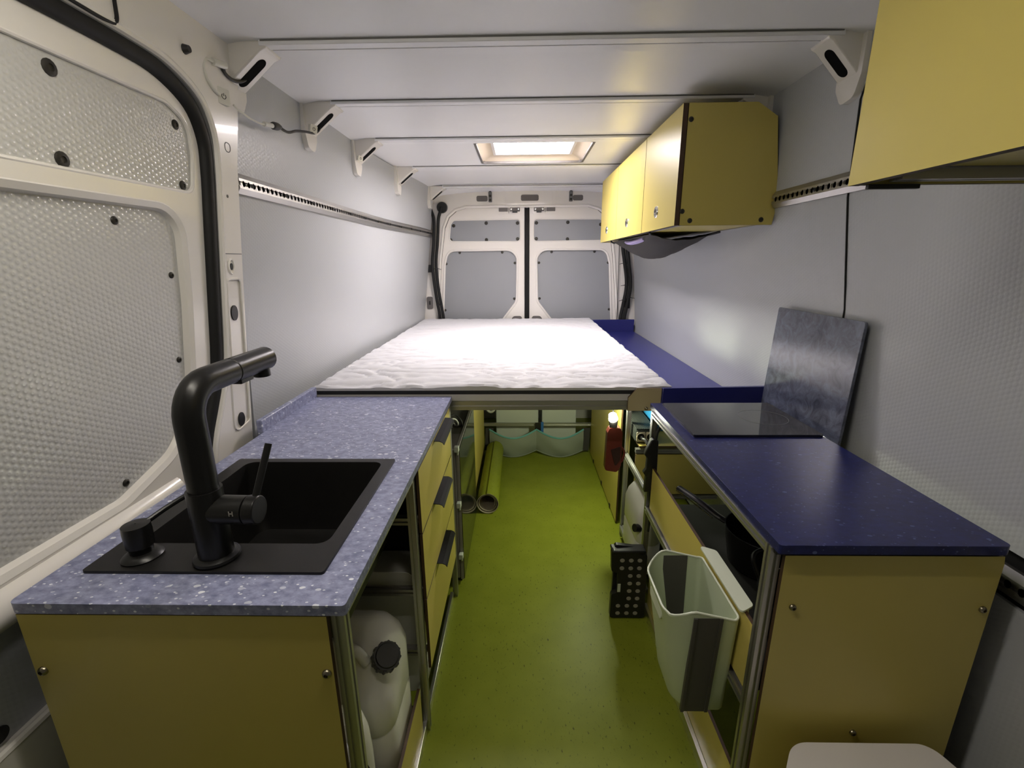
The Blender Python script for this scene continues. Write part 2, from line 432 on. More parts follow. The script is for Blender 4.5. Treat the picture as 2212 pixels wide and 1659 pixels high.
for i, yr in enumerate(RIBS):
    drop = .0 if yr < 3.4 else .008
    pol = [(0, 1.897), (0, 1.882), (.002, 1.880), (.029, 1.880), (.030, 1.893), (.037, 1.893), (.038, 1.8815), (.075, 1.8805), (.079, 1.886), (.087, 1.888), (.089, 1.897)]
    bm = B(); plate(bm, [(a+yr, b_-drop) for a, b_ in pol], [], FYZ, xl(yr, 1.84)+.107, xr(yr, 1.84)-.06)
    rib = obj('rib', bm, 'ceil', ceil, smooth=False)
    mkbox('groove_seal', xl(yr, 1.84)+.112, xr(yr, 1.84)-.065, yr+.0303, yr+.0367, 1.888-drop, 1.892-drop, 'groove', rib, 0)  # dark strip that paints the shade inside the rib groove
    mkbox('edge_gasket', xl(yr, 1.84)+.112, xr(yr, 1.84)-.065, yr-.002, yr, 1.8885-drop, 1.8915-drop, 'groove', rib, 0)  # thin dark strip painting the shade line along the rib's front edge
    for s in (-1, 1):
        if i == 0: continue
        xw_ = xl(yr+.04, 1.84) if s < 0 else xr(yr+.04, 1.84)
        if s < 0: X = lambda x: xw_+.108-(x)*1.0
        else: X = lambda x: xw_-.085+(x)*.78
        Zb = lambda z: z-drop+.008*(z < 1.88)
        # gusset from the rib end down to the wall
        bm = B()
        plate(bm, [(X(-.02), Zb(1.893)), (X(-.014), Zb(1.868)), (X(.002), Zb(1.862)), (X(.098), Zb(1.786)), (X(.108), Zb(1.786)), (X(.108), Zb(1.893))], [], FXZ, yr+.004, yr+.082)
        br = obj('bracket', bm, 'white', rib, bevel=.004)
        # slotted opening on the slanting face
        a0, a1 = Vector((X(.012), yr+.043, Zb(1.8545))), Vector((X(.088), yr+.043, Zb(1.7945)))
        d = (a1-a0); L = d.length; d.normalize(); nrm = Vector((d.z, 0, -d.x)) if s < 0 else Vector((-d.z, 0, d.x))
        if nrm.z > 0: nrm = -nrm
        bm = B(); pts = rrect(0, L, -.017, .017, .0169, 8)
        plate(bm, pts, [], lambda a, b_, t, d=d, nrm=nrm, a0=a0: a0+d*a+Vector((0, b_, 0))+nrm*t, -.004, .0012)
        # tongue on the wall under the bracket
        xw = X(.108)
        tz = [(yr-.012, 1.893, 0), (yr-.012, 1.785, .02), (yr+.005, 1.735, .022), (yr+.055, 1.728, .022), (yr+.082, 1.77, .02), (yr+.09, 1.893, 0)]
        obj('slot', bm, 'void', br, smooth=False)
        bm = B(); plate(bm, rpoly([(a, Zb(b_), r) for a, b_, r in tz]), [], FYZ, xw-.012, xw+.012)
        obj('bracket_foot', bm, 'white', br, bevel=.003)
# --- skylight
win = B(); plate(win, rrect(SKX0-.004, SKX1+.004, SKY0-.004, SKY1-.016, .022), [rrect(SKX0+.008, SKX1-.008, SKY0+.008, SKY1-.028, .018)], FXY, ZC-.004, ZC+.03)
win = struct(obj('window_1', win, 'greyplastic', smooth=False))
GX0, GX1, GY0, GY1, GZ = -.150, .285, 2.42, 2.80, 1.938
bm = B()
A = [(SKX0+.006, SKY0+.006), (SKX1-.006, SKY0+.006), (SKX1-.006, SKY1-.026), (SKX0+.006, SKY1-.026)]
Cc = [(GX0, GY0), (GX1, GY0), (GX1, GY1), (GX0, GY1)]
va = [bm.verts.new((*p, ZC+.006)) for p in A]; vc = [bm.verts.new((*p, GZ-.012)) for p in Cc]
for i in range(4): bm.faces.new((va[i], va[(i+1) % 4], vc[(i+1) % 4], vc[i]))
obj('reveal', bm, 'skyframe', win, smooth=False)
bm = B(); plate(bm, [(GX0-.001, GY0-.001), (GX1+.001, GY0-.001), (GX1+.001, GY1+.001), (GX0-.001, GY1+.001)], [[(GX0+.014, GY0+.012), (GX1-.014, GY0+.012), (GX1-.014, GY1-.02), (GX0+.014, GY1-.02)]], FXY, GZ-.02, GZ-.004)
obj('inner_frame', bm, 'toilet', win, smooth=False)
mkbox('pane', GX0+.005, GX1-.005, GY0+.005, GY1-.005, GZ, GZ+.004, 'sky', win, 0)
mkbox('blind_bar', GX0+.016, GX1-.016, GY1-.075, GY1-.066, GZ-.012, GZ-.006, 'greyplastic', win, .001)
# --- left wall panels
def wallgrid(name, fx, y0, y1, z0, z1, mat, parent, th, ny=20, nz=14):
    bm = B(); g = []
    for a in range(ny+1):
        g.append([bm.verts.new((fx(lerp(y0, y1, a/ny), lerp(z0, z1, c/nz)), lerp(y0, y1, a/ny), lerp(z0, z1, c/nz))) for c in range(nz+1)])
    h = [[bm.verts.new((v.co.x+th, v.co.y, v.co.z)) for v in r] for r in g]
    for a in range(ny):
        for c in range(nz):
            bm.faces.new((g[a][c], g[a+1][c], g[a+1][c+1], g[a][c+1])); bm.faces.new((h[a][c], h[a][c+1], h[a+1][c+1], h[a+1][c]))
    for a in range(ny):
        bm.faces.new((g[a][0], h[a][0], h[a+1][0], g[a+1][0])); bm.faces.new((g[a][nz], g[a+1][nz], h[a+1][nz], h[a][nz]))
    for c in range(nz):
        bm.faces.new((g[0][c], g[0][c+1], h[0][c+1], h[0][c])); bm.faces.new((g[ny][c], h[ny][c], h[ny][c+1], g[ny][c+1]))
    return obj(name, bm, mat, parent)
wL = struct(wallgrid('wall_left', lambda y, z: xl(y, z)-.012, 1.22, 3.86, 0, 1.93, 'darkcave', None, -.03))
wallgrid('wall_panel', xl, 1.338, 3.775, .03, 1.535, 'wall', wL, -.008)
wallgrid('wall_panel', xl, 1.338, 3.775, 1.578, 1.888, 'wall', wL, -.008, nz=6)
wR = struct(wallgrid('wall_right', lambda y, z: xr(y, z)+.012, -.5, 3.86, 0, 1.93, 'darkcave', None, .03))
wallgrid('wall_panel', xr, 1.334, 3.775, .76, 1.515, 'wall', wR, .008)
wallgrid('wall_panel', xr, 1.334, 3.775, 1.56, 1.888, 'wall', wR, .008, nz=6)
wallgrid('wall_panel', xr, -.5, 1.3285, .80, 1.888, 'wall', wR, .008)
wallgrid('wall_panel', xr, -.5, 3.775, .03, .70, 'wall', wR, .008)
bm = B(); pts = [(xr(1.3, z)-.002, y, z) for y, z in ((1.305, 1.86), (1.303, 1.80), (1.315, 1.77), (1.331, 1.735), (1.3315, 1.57), (1.3315, 1.50), (1.3315, 1.2), (1.3315, .86))]
tube(bm, pts, .0022, 6, smooth=False); obj('seal_strip', bm, 'rubber', wR)
# --- sliding door on the left
SEALC = [(-.5, 1.752), (.30, 1.756), (.80, 1.758), (1.00, 1.757), (1.10, 1.747), (1.187, 1.707), (1.226, 1.64), (1.229, 1.56), (1.219, 1.44), (1.202, 1.25), (1.188, 1.10), (1.172, 1.02), (1.140, .945), (1.110, .88), (1.092, .80), (1.08, .60), (1.08, .03)]
SEALS = [(p.x, p.y) for p in catmull([(a, b_, 0) for a, b_ in SEALC], 5)]
door_out = [(-.5, .03)]+[(a-.012, b_-.010) for a, b_ in SEALS]
UP = [(-.45, 1.494, .03), (1.208, 1.511, .028), (1.222, 1.60, 0), (1.216, 1.672, .05), (1.15, 1.700, .05), (-.45, 1.688, .03)]
LO = [(-.45, .845, .03), (.86, .838, .10), (1.02, .888, .12), (1.105, 1.0, .12), (1.132, 1.25, .2), (1.140, 1.475, .075), (-.45, 1.462, .03)]
LW = [(-.45, .545, .02), (.90, .545, .03), (.93, .765, .03), (-.45, .765, .02)]
def near(P, k): return [(a*k, 1.34+(b_-1.34)*k, r) for a, b_, r in P]
up, lo, lw = rpoly(near(UP, .975), 8), rpoly(near(LO, .996), 8), rpoly(LW, 5)
bm = B(); plate(bm, door_out, [up, lo, lw], wl(0), -.03, 0)
for lp, rr in ((up, .005), (lo, .017), (lw, .008)):
    cen = Vector((sum(p[0] for p in lp)/len(lp), sum(p[1] for p in lp)/len(lp)))
    tube(bm, [Vector(wl(.001-rr)(a, b_, 0)) for a, b_ in lp], rr, 8, smooth=False, closed=True)
tube(bm, [wl(-.016)(-.5, .800, 0), wl(-.010)(.4, .800, 0), wl(-.010)(.7, .800, 0), wl(-.018)(1.0, .806, 0)], .036, 16)
door = struct(obj('door_1', bm, 'white'))
for lp, rr, nm, of in ((up, 'doorpanel', 'upper_panel', -.010), (lo, 'doorpanel', 'lower_panel', -.020), (lw, 'wall', 'bottom_panel', -.03)):
    bm = B(); plate(bm, lp, [], wl(of), -.006, .004); obj(nm, bm, rr, door, smooth=False)
for a, b_, r in ((.885, 1.671, .0135), (.878, 1.524, .0135), (1.179, 1.659, .0105), (1.18, 1.526, .0105), (.969, 1.428, .0085), (1.105, 1.315, .0075), (1.094, 1.11, .0075), (.892, .876, .0085)):
    of = -.006 if b_ > 1.5 else -.016
    kk = .974 if b_ > 1.5 else .985
    screw(wl(of)(a*kk, 1.34+(b_-1.34)*kk, 0), (1, 0, -.07), r, door, 'darkscrew')
bm = B(); tube(bm, [wl(.001)(a, b_, 0) for a, b_ in SEALS], .020, 12, smooth=False, squash=(.9, 1, 1)); obj('door_seal', bm, 'rubber', door)
bm = B(); plate(bm, rrect(.53, .585, .555, .585, .014), [], wl(-.024), 0, .003); obj('drain_hole', bm, 'black', door, smooth=False)
# --- body aperture: header and rear pillar of the sliding door
inner = [(a+.016, b_+.012) for a, b_ in SEALS]
pil = [(-.5, 1.885)]+inner+[(1.30, .03), (1.288, .83), (1.302, 1.15), (1.318, 1.40), (1.333, 1.60), (1.375, 1.84), (1.375, 1.885)]
pil = pil[::-1]
rec = rpoly([(1.205, .87, .02), (1.281, .885, .01), (1.291, 1.10, .2), (1.298, 1.30, .015), (1.236, 1.30, .015), (1.225, 1.10, .2), (1.212, 1.02, .1)], 5)
bm = B(); plate(bm, pil, [rec], wl(.022), -.02, 0)
plate(bm, [(a, b_) for a, b_ in rec], [], wl(.019), -.012, 0)
tube(bm, [wl(.018)(a+.006, b_+.006, 0) for a, b_ in inner], .009, 8, smooth=False)
tube(bm, [wl(.0225)(a, b_, 0) for a, b_ in rec], .0028, 6, smooth=False, closed=True)
trim = struct(obj('trim_1', bm, 'white'))
bm = B(); tube(bm, [wl(.012)(a+.018, b_+.013, 0) for a, b_ in SEALS], .008, 8, smooth=False); obj('aperture_gasket', bm, 'seal2', trim)
for a, b_, ra, rb in ((1.258, 1.208, .0145, .021), (1.243, .900, .0145, .021)):
    bm = B(); plate(bm, [(a+ra*math.cos(k*PI/12), b_+rb*math.sin(k*PI/12)) for k in range(24)], [], wl(.021), -.003, .0015); obj('grommet', bm, 'black', trim, smooth=False)
bm = B(); plate(bm, [(1.262+.0055*math.cos(k*PI/8), 1.333+.009*math.sin(k*PI/8)) for k in range(16)], [], wl(.023), -.003, .001); obj('hole', bm, 'black', trim, smooth=False)
bm = B(); tube(bm, [wl(.0225)(1.262+.012*math.cos(k*PI/8), 1.333+.019*math.sin(k*PI/8), 0) for k in range(16)], .003, 6, smooth=False, closed=True); obj('hole_rim', bm, 'white', trim)
bm = B(); plate(bm, [(1.275+.0035*math.cos(k*PI/6), 1.513+.004*math.sin(k*PI/6)) for k in range(12)], [], wl(.022), -.003, .001); obj('hole', bm, 'black', trim, smooth=False)
bm = B(); tube(bm, [wl(.022)(a, b_, 0) for a, b_ in rrect(1.284, 1.306, 1.624, 1.646, .009)], .0013, 5, smooth=False, closed=True); obj('slot_outline', bm, 'seal2', trim)
bm = B(); plate(bm, [(1.238, 1.3655), (1.314, 1.3655), (1.314, 1.3675), (1.238, 1.3675)], [], wl(.022), -.002, .0006); obj('seam', bm, 'seal2', trim, smooth=False)
bm = B(); tube(bm, [wl(.024)(a, b_, 0) for a, b_ in ((-.5, 1.765), (.5, 1.770), (.85, 1.772), (.955, 1.772), (.982, 1.780), (.985, 1.81), (.982, 1.885))], .0035, 6, sub=5); obj('headliner_gap', bm, 'rubber', trim)
bm = B(); cyl(bm, wl(.02)(1.168, 1.808, 0), wl(.034)(1.168, 1.808, 0), .011, .007, 12); obj('clip', bm, 'plug', trim)
# --- rear end: body frame and two doors
HALF = [(.02, .10), (.735, .10), (.742, .873), (.690, 1.363), (.652, 1.60), (.615, 1.68), (.555, 1.728), (.47, 1.752), (.02, 1.757)]
def mir(s, pts): return [(.05+s*a, b_) for a, b_ in pts]
ap = mir(1, [(a+.012, b_+(.008 if b_ > 1 else -.008)) for a, b_ in HALF[1:-1]])+mir(-1, [(a+.012, b_+(.008 if b_ > 1 else -.008)) for a, b_ in HALF[1:-1]])[::-1]
bm = B(); plate(bm, [(-.86, 0), (.97, 0), (.97, 1.9), (-.86, 1.9)], [ap], FXZ, 3.80, 3.86)
tube(bm, [(a, 3.803, b_) for a, b_ in ap], .012, 8, smooth=False, closed=True)
for x in (-.19, -.12, .19, .25, .28): box(bm, x-.003, x+.003, 3.7975, 3.80, 1.775, 1.868)
wB = struct(obj('wall_rear', bm, 'white'))
for a0, a1, b0, b1 in ((-.345, -.258, 1.797, 1.838), (.003, .141, 1.798, 1.842), (.408, .487, 1.797, 1.837)):
    bm = B(); plate(bm, rrect(a0, a1, b0, b1, .012), [], FXZ, 3.796, 3.803); obj('recess_cover', bm, 'greyplastic', wB, smooth=False)
for x in (-.237, .392):
    bm = B(); plate(bm, rrect(x-.014, x+.014, 1.79, 1.866, .006), [], FXZ, 3.788, 3.80)
    hg = obj('hinge_plate', bm, 'seal2', wB, smooth=False)
    for z in (1.805, 1.835): screw((x, 3.788, z), (0, -1, 0), .009, hg, 'darkscrew', 'bolt')
    mkbox('hinge_pin', x-.009, x+.009, 3.785, 3.80, 1.864, 1.876, 'black', hg)
bm = B(); cyl(bm, (-.618, 3.78, 1.755), (-.618, 3.80, 1.755), .040, .043, 24); obj('cable_cap', bm, 'black', wB)
for x, z, hh in ((-.742, 1.29, .03), (.875, 1.0, .04)): mkbox('buffer', x-.02, x+.02, 3.775, 3.80, z-hh, z+hh, 'black', wB, .005)
bm = B(); plate(bm, rrect(-.778, -.730, .965, 1.065, .012), [], FXZ, 3.792, 3.80); kp = obj('latch_plate', bm, 'greyplastic', wB, smooth=False)
mkbox('latch_slot', -.760, -.748, 3.789, 3.792, 1.0, 1.03, 'black', kp, 0)
for s, nm in ((-1, 'door_2'), (1, 'door_3')):
    outl = [(a, b_) for a, b_ in HALF]; outl[0] = (.020, .10); outl[-1] = (.020, 1.757)
    upo = rpoly([(.052, 1.494, .028), (.628 if s < 0 else .64, 1.497, .03), (.612, 1.63, .03), (.585, 1.662, .03), (.052, 1.666, .028)], 5)
    loo = rpoly([(.20, .80, 0), (.708, .80, 0), (.705, .88, 0), (.672, 1.32, .05), (.640, 1.43, .12), (.074, 1.434, .09), (.084, 1.02, .10), (.20, .87, .02)], 6)
    bm = B(); plate(bm, mir(s, outl), [mir(s, upo), mir(s, loo)], FXZ, 3.815, 3.85)
    tube(bm, [(a, 3.818, b_) for a, b_ in mir(s, loo)], .010, 8, smooth=False, closed=True)
    tube(bm, [(a, 3.818, b_) for a, b_ in mir(s, upo)], .006, 8, smooth=False, closed=True)
    d_ = struct(obj(nm, bm, 'white'))
    for lp, t, q in ((upo, .822, 'upper_panel'), (loo, .830, 'lower_panel')):
        bm = B(); plate(bm, mir(s, lp), [], FXZ, 3+t, 3+t+.006); obj(q, bm, 'reargrey', d_, smooth=False)
    for a, b_ in ((.586, 1.620), (.325, 1.638), (.075, 1.636), (.613, 1.511), (.325, 1.511), (.075, 1.516)): screw((.05+s*a, 3.822, b_), (0, -1, 0), .0135, d_, 'darkscrew')
    for a, b_ in ((.546, 1.413), (.20, 1.413), (.66, 1.326), (.098, 1.329), (.105, 1.042), (.685, .95)): screw((.05+s*a, 3.830, b_), (0, -1, 0), .0105, d_, 'darkscrew')
    for a0, a1 in ((.055, .135), (.152, .222)):
        x0, x1 = sorted((.05+s*a0, .05+s*a1))
        bm = B(); plate(bm, rrect(x0-.012, x1+.012, 1.702, 1.757, .012), [], FXZ, 3.811, 3.815); q = obj('latch_recess', bm, 'white', d_, bevel=.001)
        mkbox('latch', x0, x1, 3.800, 3.811, 1.722, 1.752, 'greyplastic', q, .003)
        if a0 < .1:
            for x in (x0+.012, x1-.012): screw((x, 3.800, 1.738), (0, -1, 0), .008, q, 'chrome', 'bolt')
            mkbox('striker', (x0+x1)/2-.02, (x0+x1)/2+.02, 3.790, 3.80, 1.712, 1.726, 'black', q, .002)
    bm = B(); plate(bm, mir(s, rpoly([(.03, .83, .01), (.15, .83, .03), (.115, .900, .03), (.045, .900, .02)])), [], FXZ, 3.809, 3.816); obj('door_handle', bm, 'greyplastic', d_, smooth=False)
bm = B(); box(bm, .030, .0415, 3.800, 3.85, .1, 1.757); box(bm, .0585, .070, 3.800, 3.85, .1, 1.757); box(bm, .0415, .0585, 3.806, 3.85, .1, 1.757)
obj('door_seal', bm, 'rubber', wB, bevel=.004)

# ================================================================== LEFT KITCHEN UNIT
wtop = thing('worktop', 'blue-grey speckled worktop around the black sink', 'worktop', (-.52, 1.1, .832))
bm = B()
plate(bm, rpoly([(-.775, .557, .012), (-.262, .557, .006), (-.262, 1.637, .002), (-.775, 1.637, .002)], 4), [rrect(-.710, -.335, .645, 1.045, .02)], FXY, .832, .85)
obj('slab', bm, 'counter', wtop, bevel=.003)
mkbox('upstand', -.793, -.775, 1.262, 1.640, .835, .888, 'counter', wtop, .003)
# sink
sink = thing('sink', 'black composite kitchen sink set into the speckled worktop', 'sink', (-.52, .85, .66))
bm = B(); plate(bm, rrect(-.724, -.322, .625, 1.064, .006), [rrect(-.690, -.348, .702, 1.044, .022)], FXY, .8502, .8555)
obj('rim', bm, 'sink', sink, bevel=.002)
bm = B(); rings = []
for z, ins in ((.8545, 0), (.83, .002), (.70, .006), (.672, .014), (.664, .03)):
    rings.append([bm.verts.new((a, b_, z)) for a, b_ in rrect(-.690+ins, -.348-ins, .702+ins, 1.044-ins, .022+ins*.5, 6)])
for A, C in zip(rings, rings[1:]):
    for k in range(len(A)): bm.faces.new((A[k], A[(k+1) % len(A)], C[(k+1) % len(A)], C[k]))
bm.faces.new(rings[-1])
rings = [[bm.verts.new((a, b_, z)) for a, b_ in rrect(-.696, -.342, .696, 1.05, .024, 6)] for z in (.852, .655)]
A, C = rings
for k in range(len(A)): bm.faces.new((A[k], A[(k+1) % len(A)], C[(k+1) % len(A)], C[k]))
bm.faces.new(C)
obj('basin', bm, 'sink', sink, recalc=False)
bm = B(); lathe(bm, [(.001, .668), (.03, .668), (.042, .6665), (.045, .664)], (-.52, .87, 0)); obj('drain', bm, 'matte', sink)
# faucet
FX, FY = -.520, .662
fau = thing('faucet', 'matt black kitchen tap with long straight spout over the sink', 'tap', (FX, FY, .8555))
bm = B(); lathe(bm, [(.001, .8555), (.034, .8555), (.036, .859), (.035, .863), (.0285, .866), (.001, .866)], (FX, FY, 0)); obj('base_ring', bm, 'matte', fau)
bm = B(); cyl(bm, (FX, FY, .862), (FX, FY, .985), .0265, .0265, 28)
cyl(bm, (FX, FY, .948), (FX+.068, FY-.002, .948), .0235, .0235, 24)
obj('mixer_body', bm, 'matte', fau)
bm = B(); cyl(bm, (FX+.069, FY-.002, .948), (FX+.088, FY-.002, .948), .0245, .0235, 24); hd = obj('lever_hub', bm, 'matte', fau, bevel=.002)
bm = B(); cyl(bm, (FX+.080, FY+.005, .966), (FX+.092, FY+.045, 1.046), .0058, .0058, 14); obj('lever', bm, 'matte', hd)
# the H mark on the mixer
bm = B()
for dx in (-.0028, .0028): box(bm, FX+.055+dx-.0006, FX+.055+dx+.0006, FY-.0258, FY-.0250, .948-.0042+.006, .948+.0042+.006)
box(bm, FX+.055-.0028, FX+.055+.0028, FY-.0258, FY-.0250, .9535, .9547)
obj('hot_mark', bm, 'dot', fau, smooth=False)
bm = B(); pts = [(FX, FY, .985), (FX, FY, 1.09)]
for k in range(9):
    a = PI/2*k/8; pts.append((FX, FY+.052-.052*math.cos(a), 1.103+.052*math.sin(a)))
pts.append((FX, FY+.115, 1.155))
tube(bm, pts, .0225, 24, smooth=False); obj('spout', bm, 'matte', fau)
bm = B(); cyl(bm, (FX, FY+.1165, 1.155), (FX, FY+.235, 1.155), .0228, .0228, 24); cyl(bm, (FX, FY+.212, 1.150), (FX, FY+.212, 1.122), .0155, .0165, 20)
box(bm, FX-.012, FX+.012, FY+.125, FY+.165, 1.128, 1.138)
obj('spray_head', bm, 'matte', fau, bevel=.002)
# soap dispenser
SX, SY = -.652, .665
soap = thing('soap_dispenser', 'small black soap pump beside the tap on the sink rim', 'soap dispenser', (SX, SY, .8555))
bm = B(); lathe(bm, [(.001, .8555), (.030, .8555), (.031, .858), (.027, .862), (.019, .866), (.001, .866)], (SX, SY, 0)); obj('base_ring', bm, 'matte', soap)
bm = B(); lathe(bm, [(.017, .865), (.0175, .874), (.0205, .878), (.0212, .905), (.0205, .9165), (.001, .9185)], (SX, SY, 0)); obj('pump_head', bm, 'matte', soap)
bm = B(); tube(bm, [(SX+.004, SY+.012, .911), (SX+.02, SY+.045, .922), (SX+.035, SY+.075, .929), (SX+.041, SY+.088, .927), (SX+.043, SY+.092, .922)], .0048, 10); obj('nozzle', bm, 'matte', soap)

# sink cabinet
sc_ = thing('sink_cabinet', 'open-fronted sink cabinet with yellow end panel and aluminium posts', 'cabinet', (-.52, .8, 0))
XF = -.2815
for y in (.580, 1.034): bar('post', (XF, y, .0), (XF, y, .83), sc_)
for y in (.600, 1.034): bar('post', (-.752, y, .0), (-.752, y, .83), sc_)
panel('end_panel', [(-.770, .012), (-.2935, .012), (-.2935, .828), (-.770, .828)], FXZ, .560, .569, 'yellow', sc_)
for x in (-.756, -.304): screw((x, .560, .722), (0, -1, 0), .0075, sc_, 'screw', h=.006)
for z in (.684, .464, .262): bar('cross_rail', (-.75, 1.0555, z), (XF+.009, 1.0555, z), sc_)
bar('side_rail', (XF, .591, .820), (XF, 1.023, .820), sc_)
panel('kick_panel', [(.605, .035), (1.0, .035), (1.0, .185), (.605, .185)], FYZ, -.294, -.286, 'yellow', sc_)
mkbox('kick_trim', -.292, -.280, .60, 1.033, .0, .034, 'alubright', sc_, .001)
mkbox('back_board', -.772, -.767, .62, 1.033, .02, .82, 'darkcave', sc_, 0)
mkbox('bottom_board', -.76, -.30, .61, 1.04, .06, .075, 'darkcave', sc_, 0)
# drawers
dr = thing('drawer_cabinet', 'yellow three-drawer unit under the far half of the speckled worktop', 'drawers', (-.5, 1.33, 0))
for z0, z1 in ((.648, .829), (.443, .643), (.205, .438)):
    bm = B(); plate(bm, [(1.050, z0), (1.562, z0), (1.562, z1), (1.050, z1)], [], FYZ, -.270, -.262)
    for f in bm.faces:
        f.normal_update()
        if abs(f.normal.x) < .5: f.material_index = 1
    d_ = obj('drawer', bm, ['yellow', 'edge'], dr, smooth=False)
    bm = B(); pol = [(-.285, z1+.0005), (-.262, z1+.001), (-.245, z1+.000), (-.236, z1-.004), (-.232, z1-.011), (-.2305, z1-.0105), (-.2345, z1-.003), (-.244, z1+.0022), (-.262, z1+.003), (-.285, z1+.0025)]
    y0, y1 = (1.205, 1.385) if z1 < .8 else (1.26, 1.47)
    if z1 > .8: pol = [(a, b_-.008) for a, b_ in pol]; pol[0] = (-.272, pol[0][1]); pol[-1] = (-.272, pol[-1][1])
    plate(bm, pol, [], lambda a, b_, t: (a, t, b_), y0, y1); obj('handle', bm, 'handle', d_, smooth=False)
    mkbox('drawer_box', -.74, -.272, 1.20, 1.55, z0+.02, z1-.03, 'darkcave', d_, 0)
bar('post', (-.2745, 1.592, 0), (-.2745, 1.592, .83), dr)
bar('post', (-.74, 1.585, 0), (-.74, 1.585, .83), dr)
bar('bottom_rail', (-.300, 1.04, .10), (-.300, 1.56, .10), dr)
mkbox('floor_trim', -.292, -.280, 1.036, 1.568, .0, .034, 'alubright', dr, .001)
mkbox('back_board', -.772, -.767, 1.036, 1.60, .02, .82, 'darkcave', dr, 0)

# things standing in the sink cabinet
def jerrycan(name, label, cx, cy, z0, hx, hy, h, neck=None, mat='clear', long='x', step=0.):
    t = thing(name, label, 'jerrycan', (cx, cy, z0))
    bm = B(); rings = []
    for f, ins in ((0, .014), (.03, .004), (.08, 0), (.40, 0), (.42, .004), (.45, 0), (.74, 0), (.84, .010), (.92, .028), (.97, .05), (1.0, .085)):
        k = min(ins, hx*.8, hy*.8)
        rings.append([bm.verts.new((a, b_, z0+h*f)) for a, b_ in rrect(cx-hx+k, cx+hx-k, cy-hy+k, cy+hy-k, max(.012, .05-k*.4), 6)])
    for A, C in zip(rings, rings[1:]):
        for k in range(len(A)): bm.faces.new((A[k], A[(k+1) % len(A)], C[(k+1) % len(A)], C[k]))
    bm.faces.new(rings[0][::-1]); bm.faces.new(rings[-1])
    obj('canister', bm, mat, t)
    return t
jc = jerrycan('jerrycan', 'milky white jerrycan with black cap in the sink cabinet', -.435, .912, .077, .13, .105, .413)
for v in jc.children[0].data.vertices:      # the shoulder drops towards the front, under the grip and cap
    z_, y_ = v.co.z+.077, v.co.y+.912
    if z_ > .30: v.co.z -= .075*sstep((.935-y_)/.09)*min(1, (z_-.30)/.12)
# recessed grip and screw cap on the shoulder
bm = B(); tube(bm, [(-.53, .868, .455), (-.48, .868, .462), (-.43, .868, .460), (-.395, .868, .448), (-.372, .868, .415)], .013, 12); obj('grip', bm, 'clear', jc)
bm = B(); c = Vector((-.330, .878, .418)); ax = Vector((.40, -.45, .80)).normalized()
cyl(bm, c-ax*.02, c+ax*.012, .024, .023, 20); nk = obj('neck', bm, 'clear', jc)
bm = B(); cyl(bm, c, c+ax*.026, .0325, .0315, 24); u, v = frame_of(ax)
for k in range(12):
    a = 2*PI*k/12; d = u*math.cos(a)+v*math.sin(a); cyl(bm, c+d*.031, c+d*.031+ax*.022, .0045, .0035, 6)
cyl(bm, c+ax*.026, c+ax*.029, .028, .026, 24)
obj('cap', bm, 'black', nk)
wb_ = thing('water_canister', 'plain milky water container behind the capped jerrycan', 'canister', (-.48, 1.13, .077))
bm = B(); plate(bm, rrect(-.66, -.302, .077, .50, .03), [], FXZ, 1.085, 1.185); obj('container', bm, 'clear', wb_, bevel=.012)
bot = thing('drain_bottle', 'milky bottle with grey hose at the front of the sink cabinet', 'bottle', (-.355, .70, .077))
bm = B(); lathe(bm, [(.001, .077), (.044, .077), (.051, .09), (.051, .30), (.048, .36), (.039, .40), (.025, .418), (.001, .422)], (-.378, .735, 0)); obj('bottle_body', bm, 'clear', bot)
bm = B(); tube(bm, [(-.362, .622, .475), (-.352, .632, .45), (-.342, .640, .42), (-.336, .645, .395)], .024, 16, sub=16, rf=lambda t: 1+.07*math.sin(t*2*PI*10)); hs = obj('hose', bm, 'hose', bot)
bm = B(); cyl(bm, (-.336, .645, .395), (-.327, .652, .345), .026, .029, 20); cyl(bm, (-.329, .650, .355), (-.323, .656, .315), .033, .033, 20); obj('coupling', bm, 'black', bot)

# ================================================================== FRIDGE, ROLL, BED
fr = thing('refrigerator', 'low compressor fridge with glossy dark door under the bed edge', 'fridge', (-.5, 1.93, .0))
mkbox('body', -.70, -.262, 1.668, 2.20, .02, .622, 'fridge_body', fr, .006)
dd = mkbox('door', -.2615, -.248, 1.664, 2.215, .018, .628, 'fridge_body', fr, .002)
mkbox('glass_front', -.2478, -.245, 1.667, 2.213, .021, .626, 'fridge_door', dd, 0)
for z in (.63, .385, .145):
    bm = B(); box(bm, -.264, -.246, 1.640, 1.664, z-.012, z+.010); box(bm, -.257, -.250, 1.655, 1.664, z-.03, z-.012); obj('hinge_block', bm, 'whitebox', fr, bevel=.002)
for x in (-.27, -.66): mkbox('foot', x-.012, x+.012, 1.68, 1.70, 0, .02, 'black', fr)
rl = thing('flooring_roll', 'rolled-up length of green linoleum lying under the bed', 'roll', (-.19, 2.6, 0))
bm = B(); prev = None; pin = []; pout = []
for k in range(91):
    a = -2.2*PI+k/90*2.35*2*PI; r = .040+.0090*(k/90*2.35)
    pin.append((r, a)); pout.append((r+.0032, a))
y0s, y1s = 2.215, 2.965
def rp(r, a, y): return (-.187+r*math.cos(a), y, .0625+r*math.sin(a))
A = [[bm.verts.new(rp(r, a, y0s+(.02*(1-k/90)))) for k, (r, a) in enumerate(pin)], [bm.verts.new(rp(r, a, y0s+(.02*(1-k/90)))) for k, (r, a) in enumerate(pout)],
     [bm.verts.new(rp(r, a, y1s)) for r, a in pout], [bm.verts.new(rp(r, a, y1s)) for r, a in pin]]
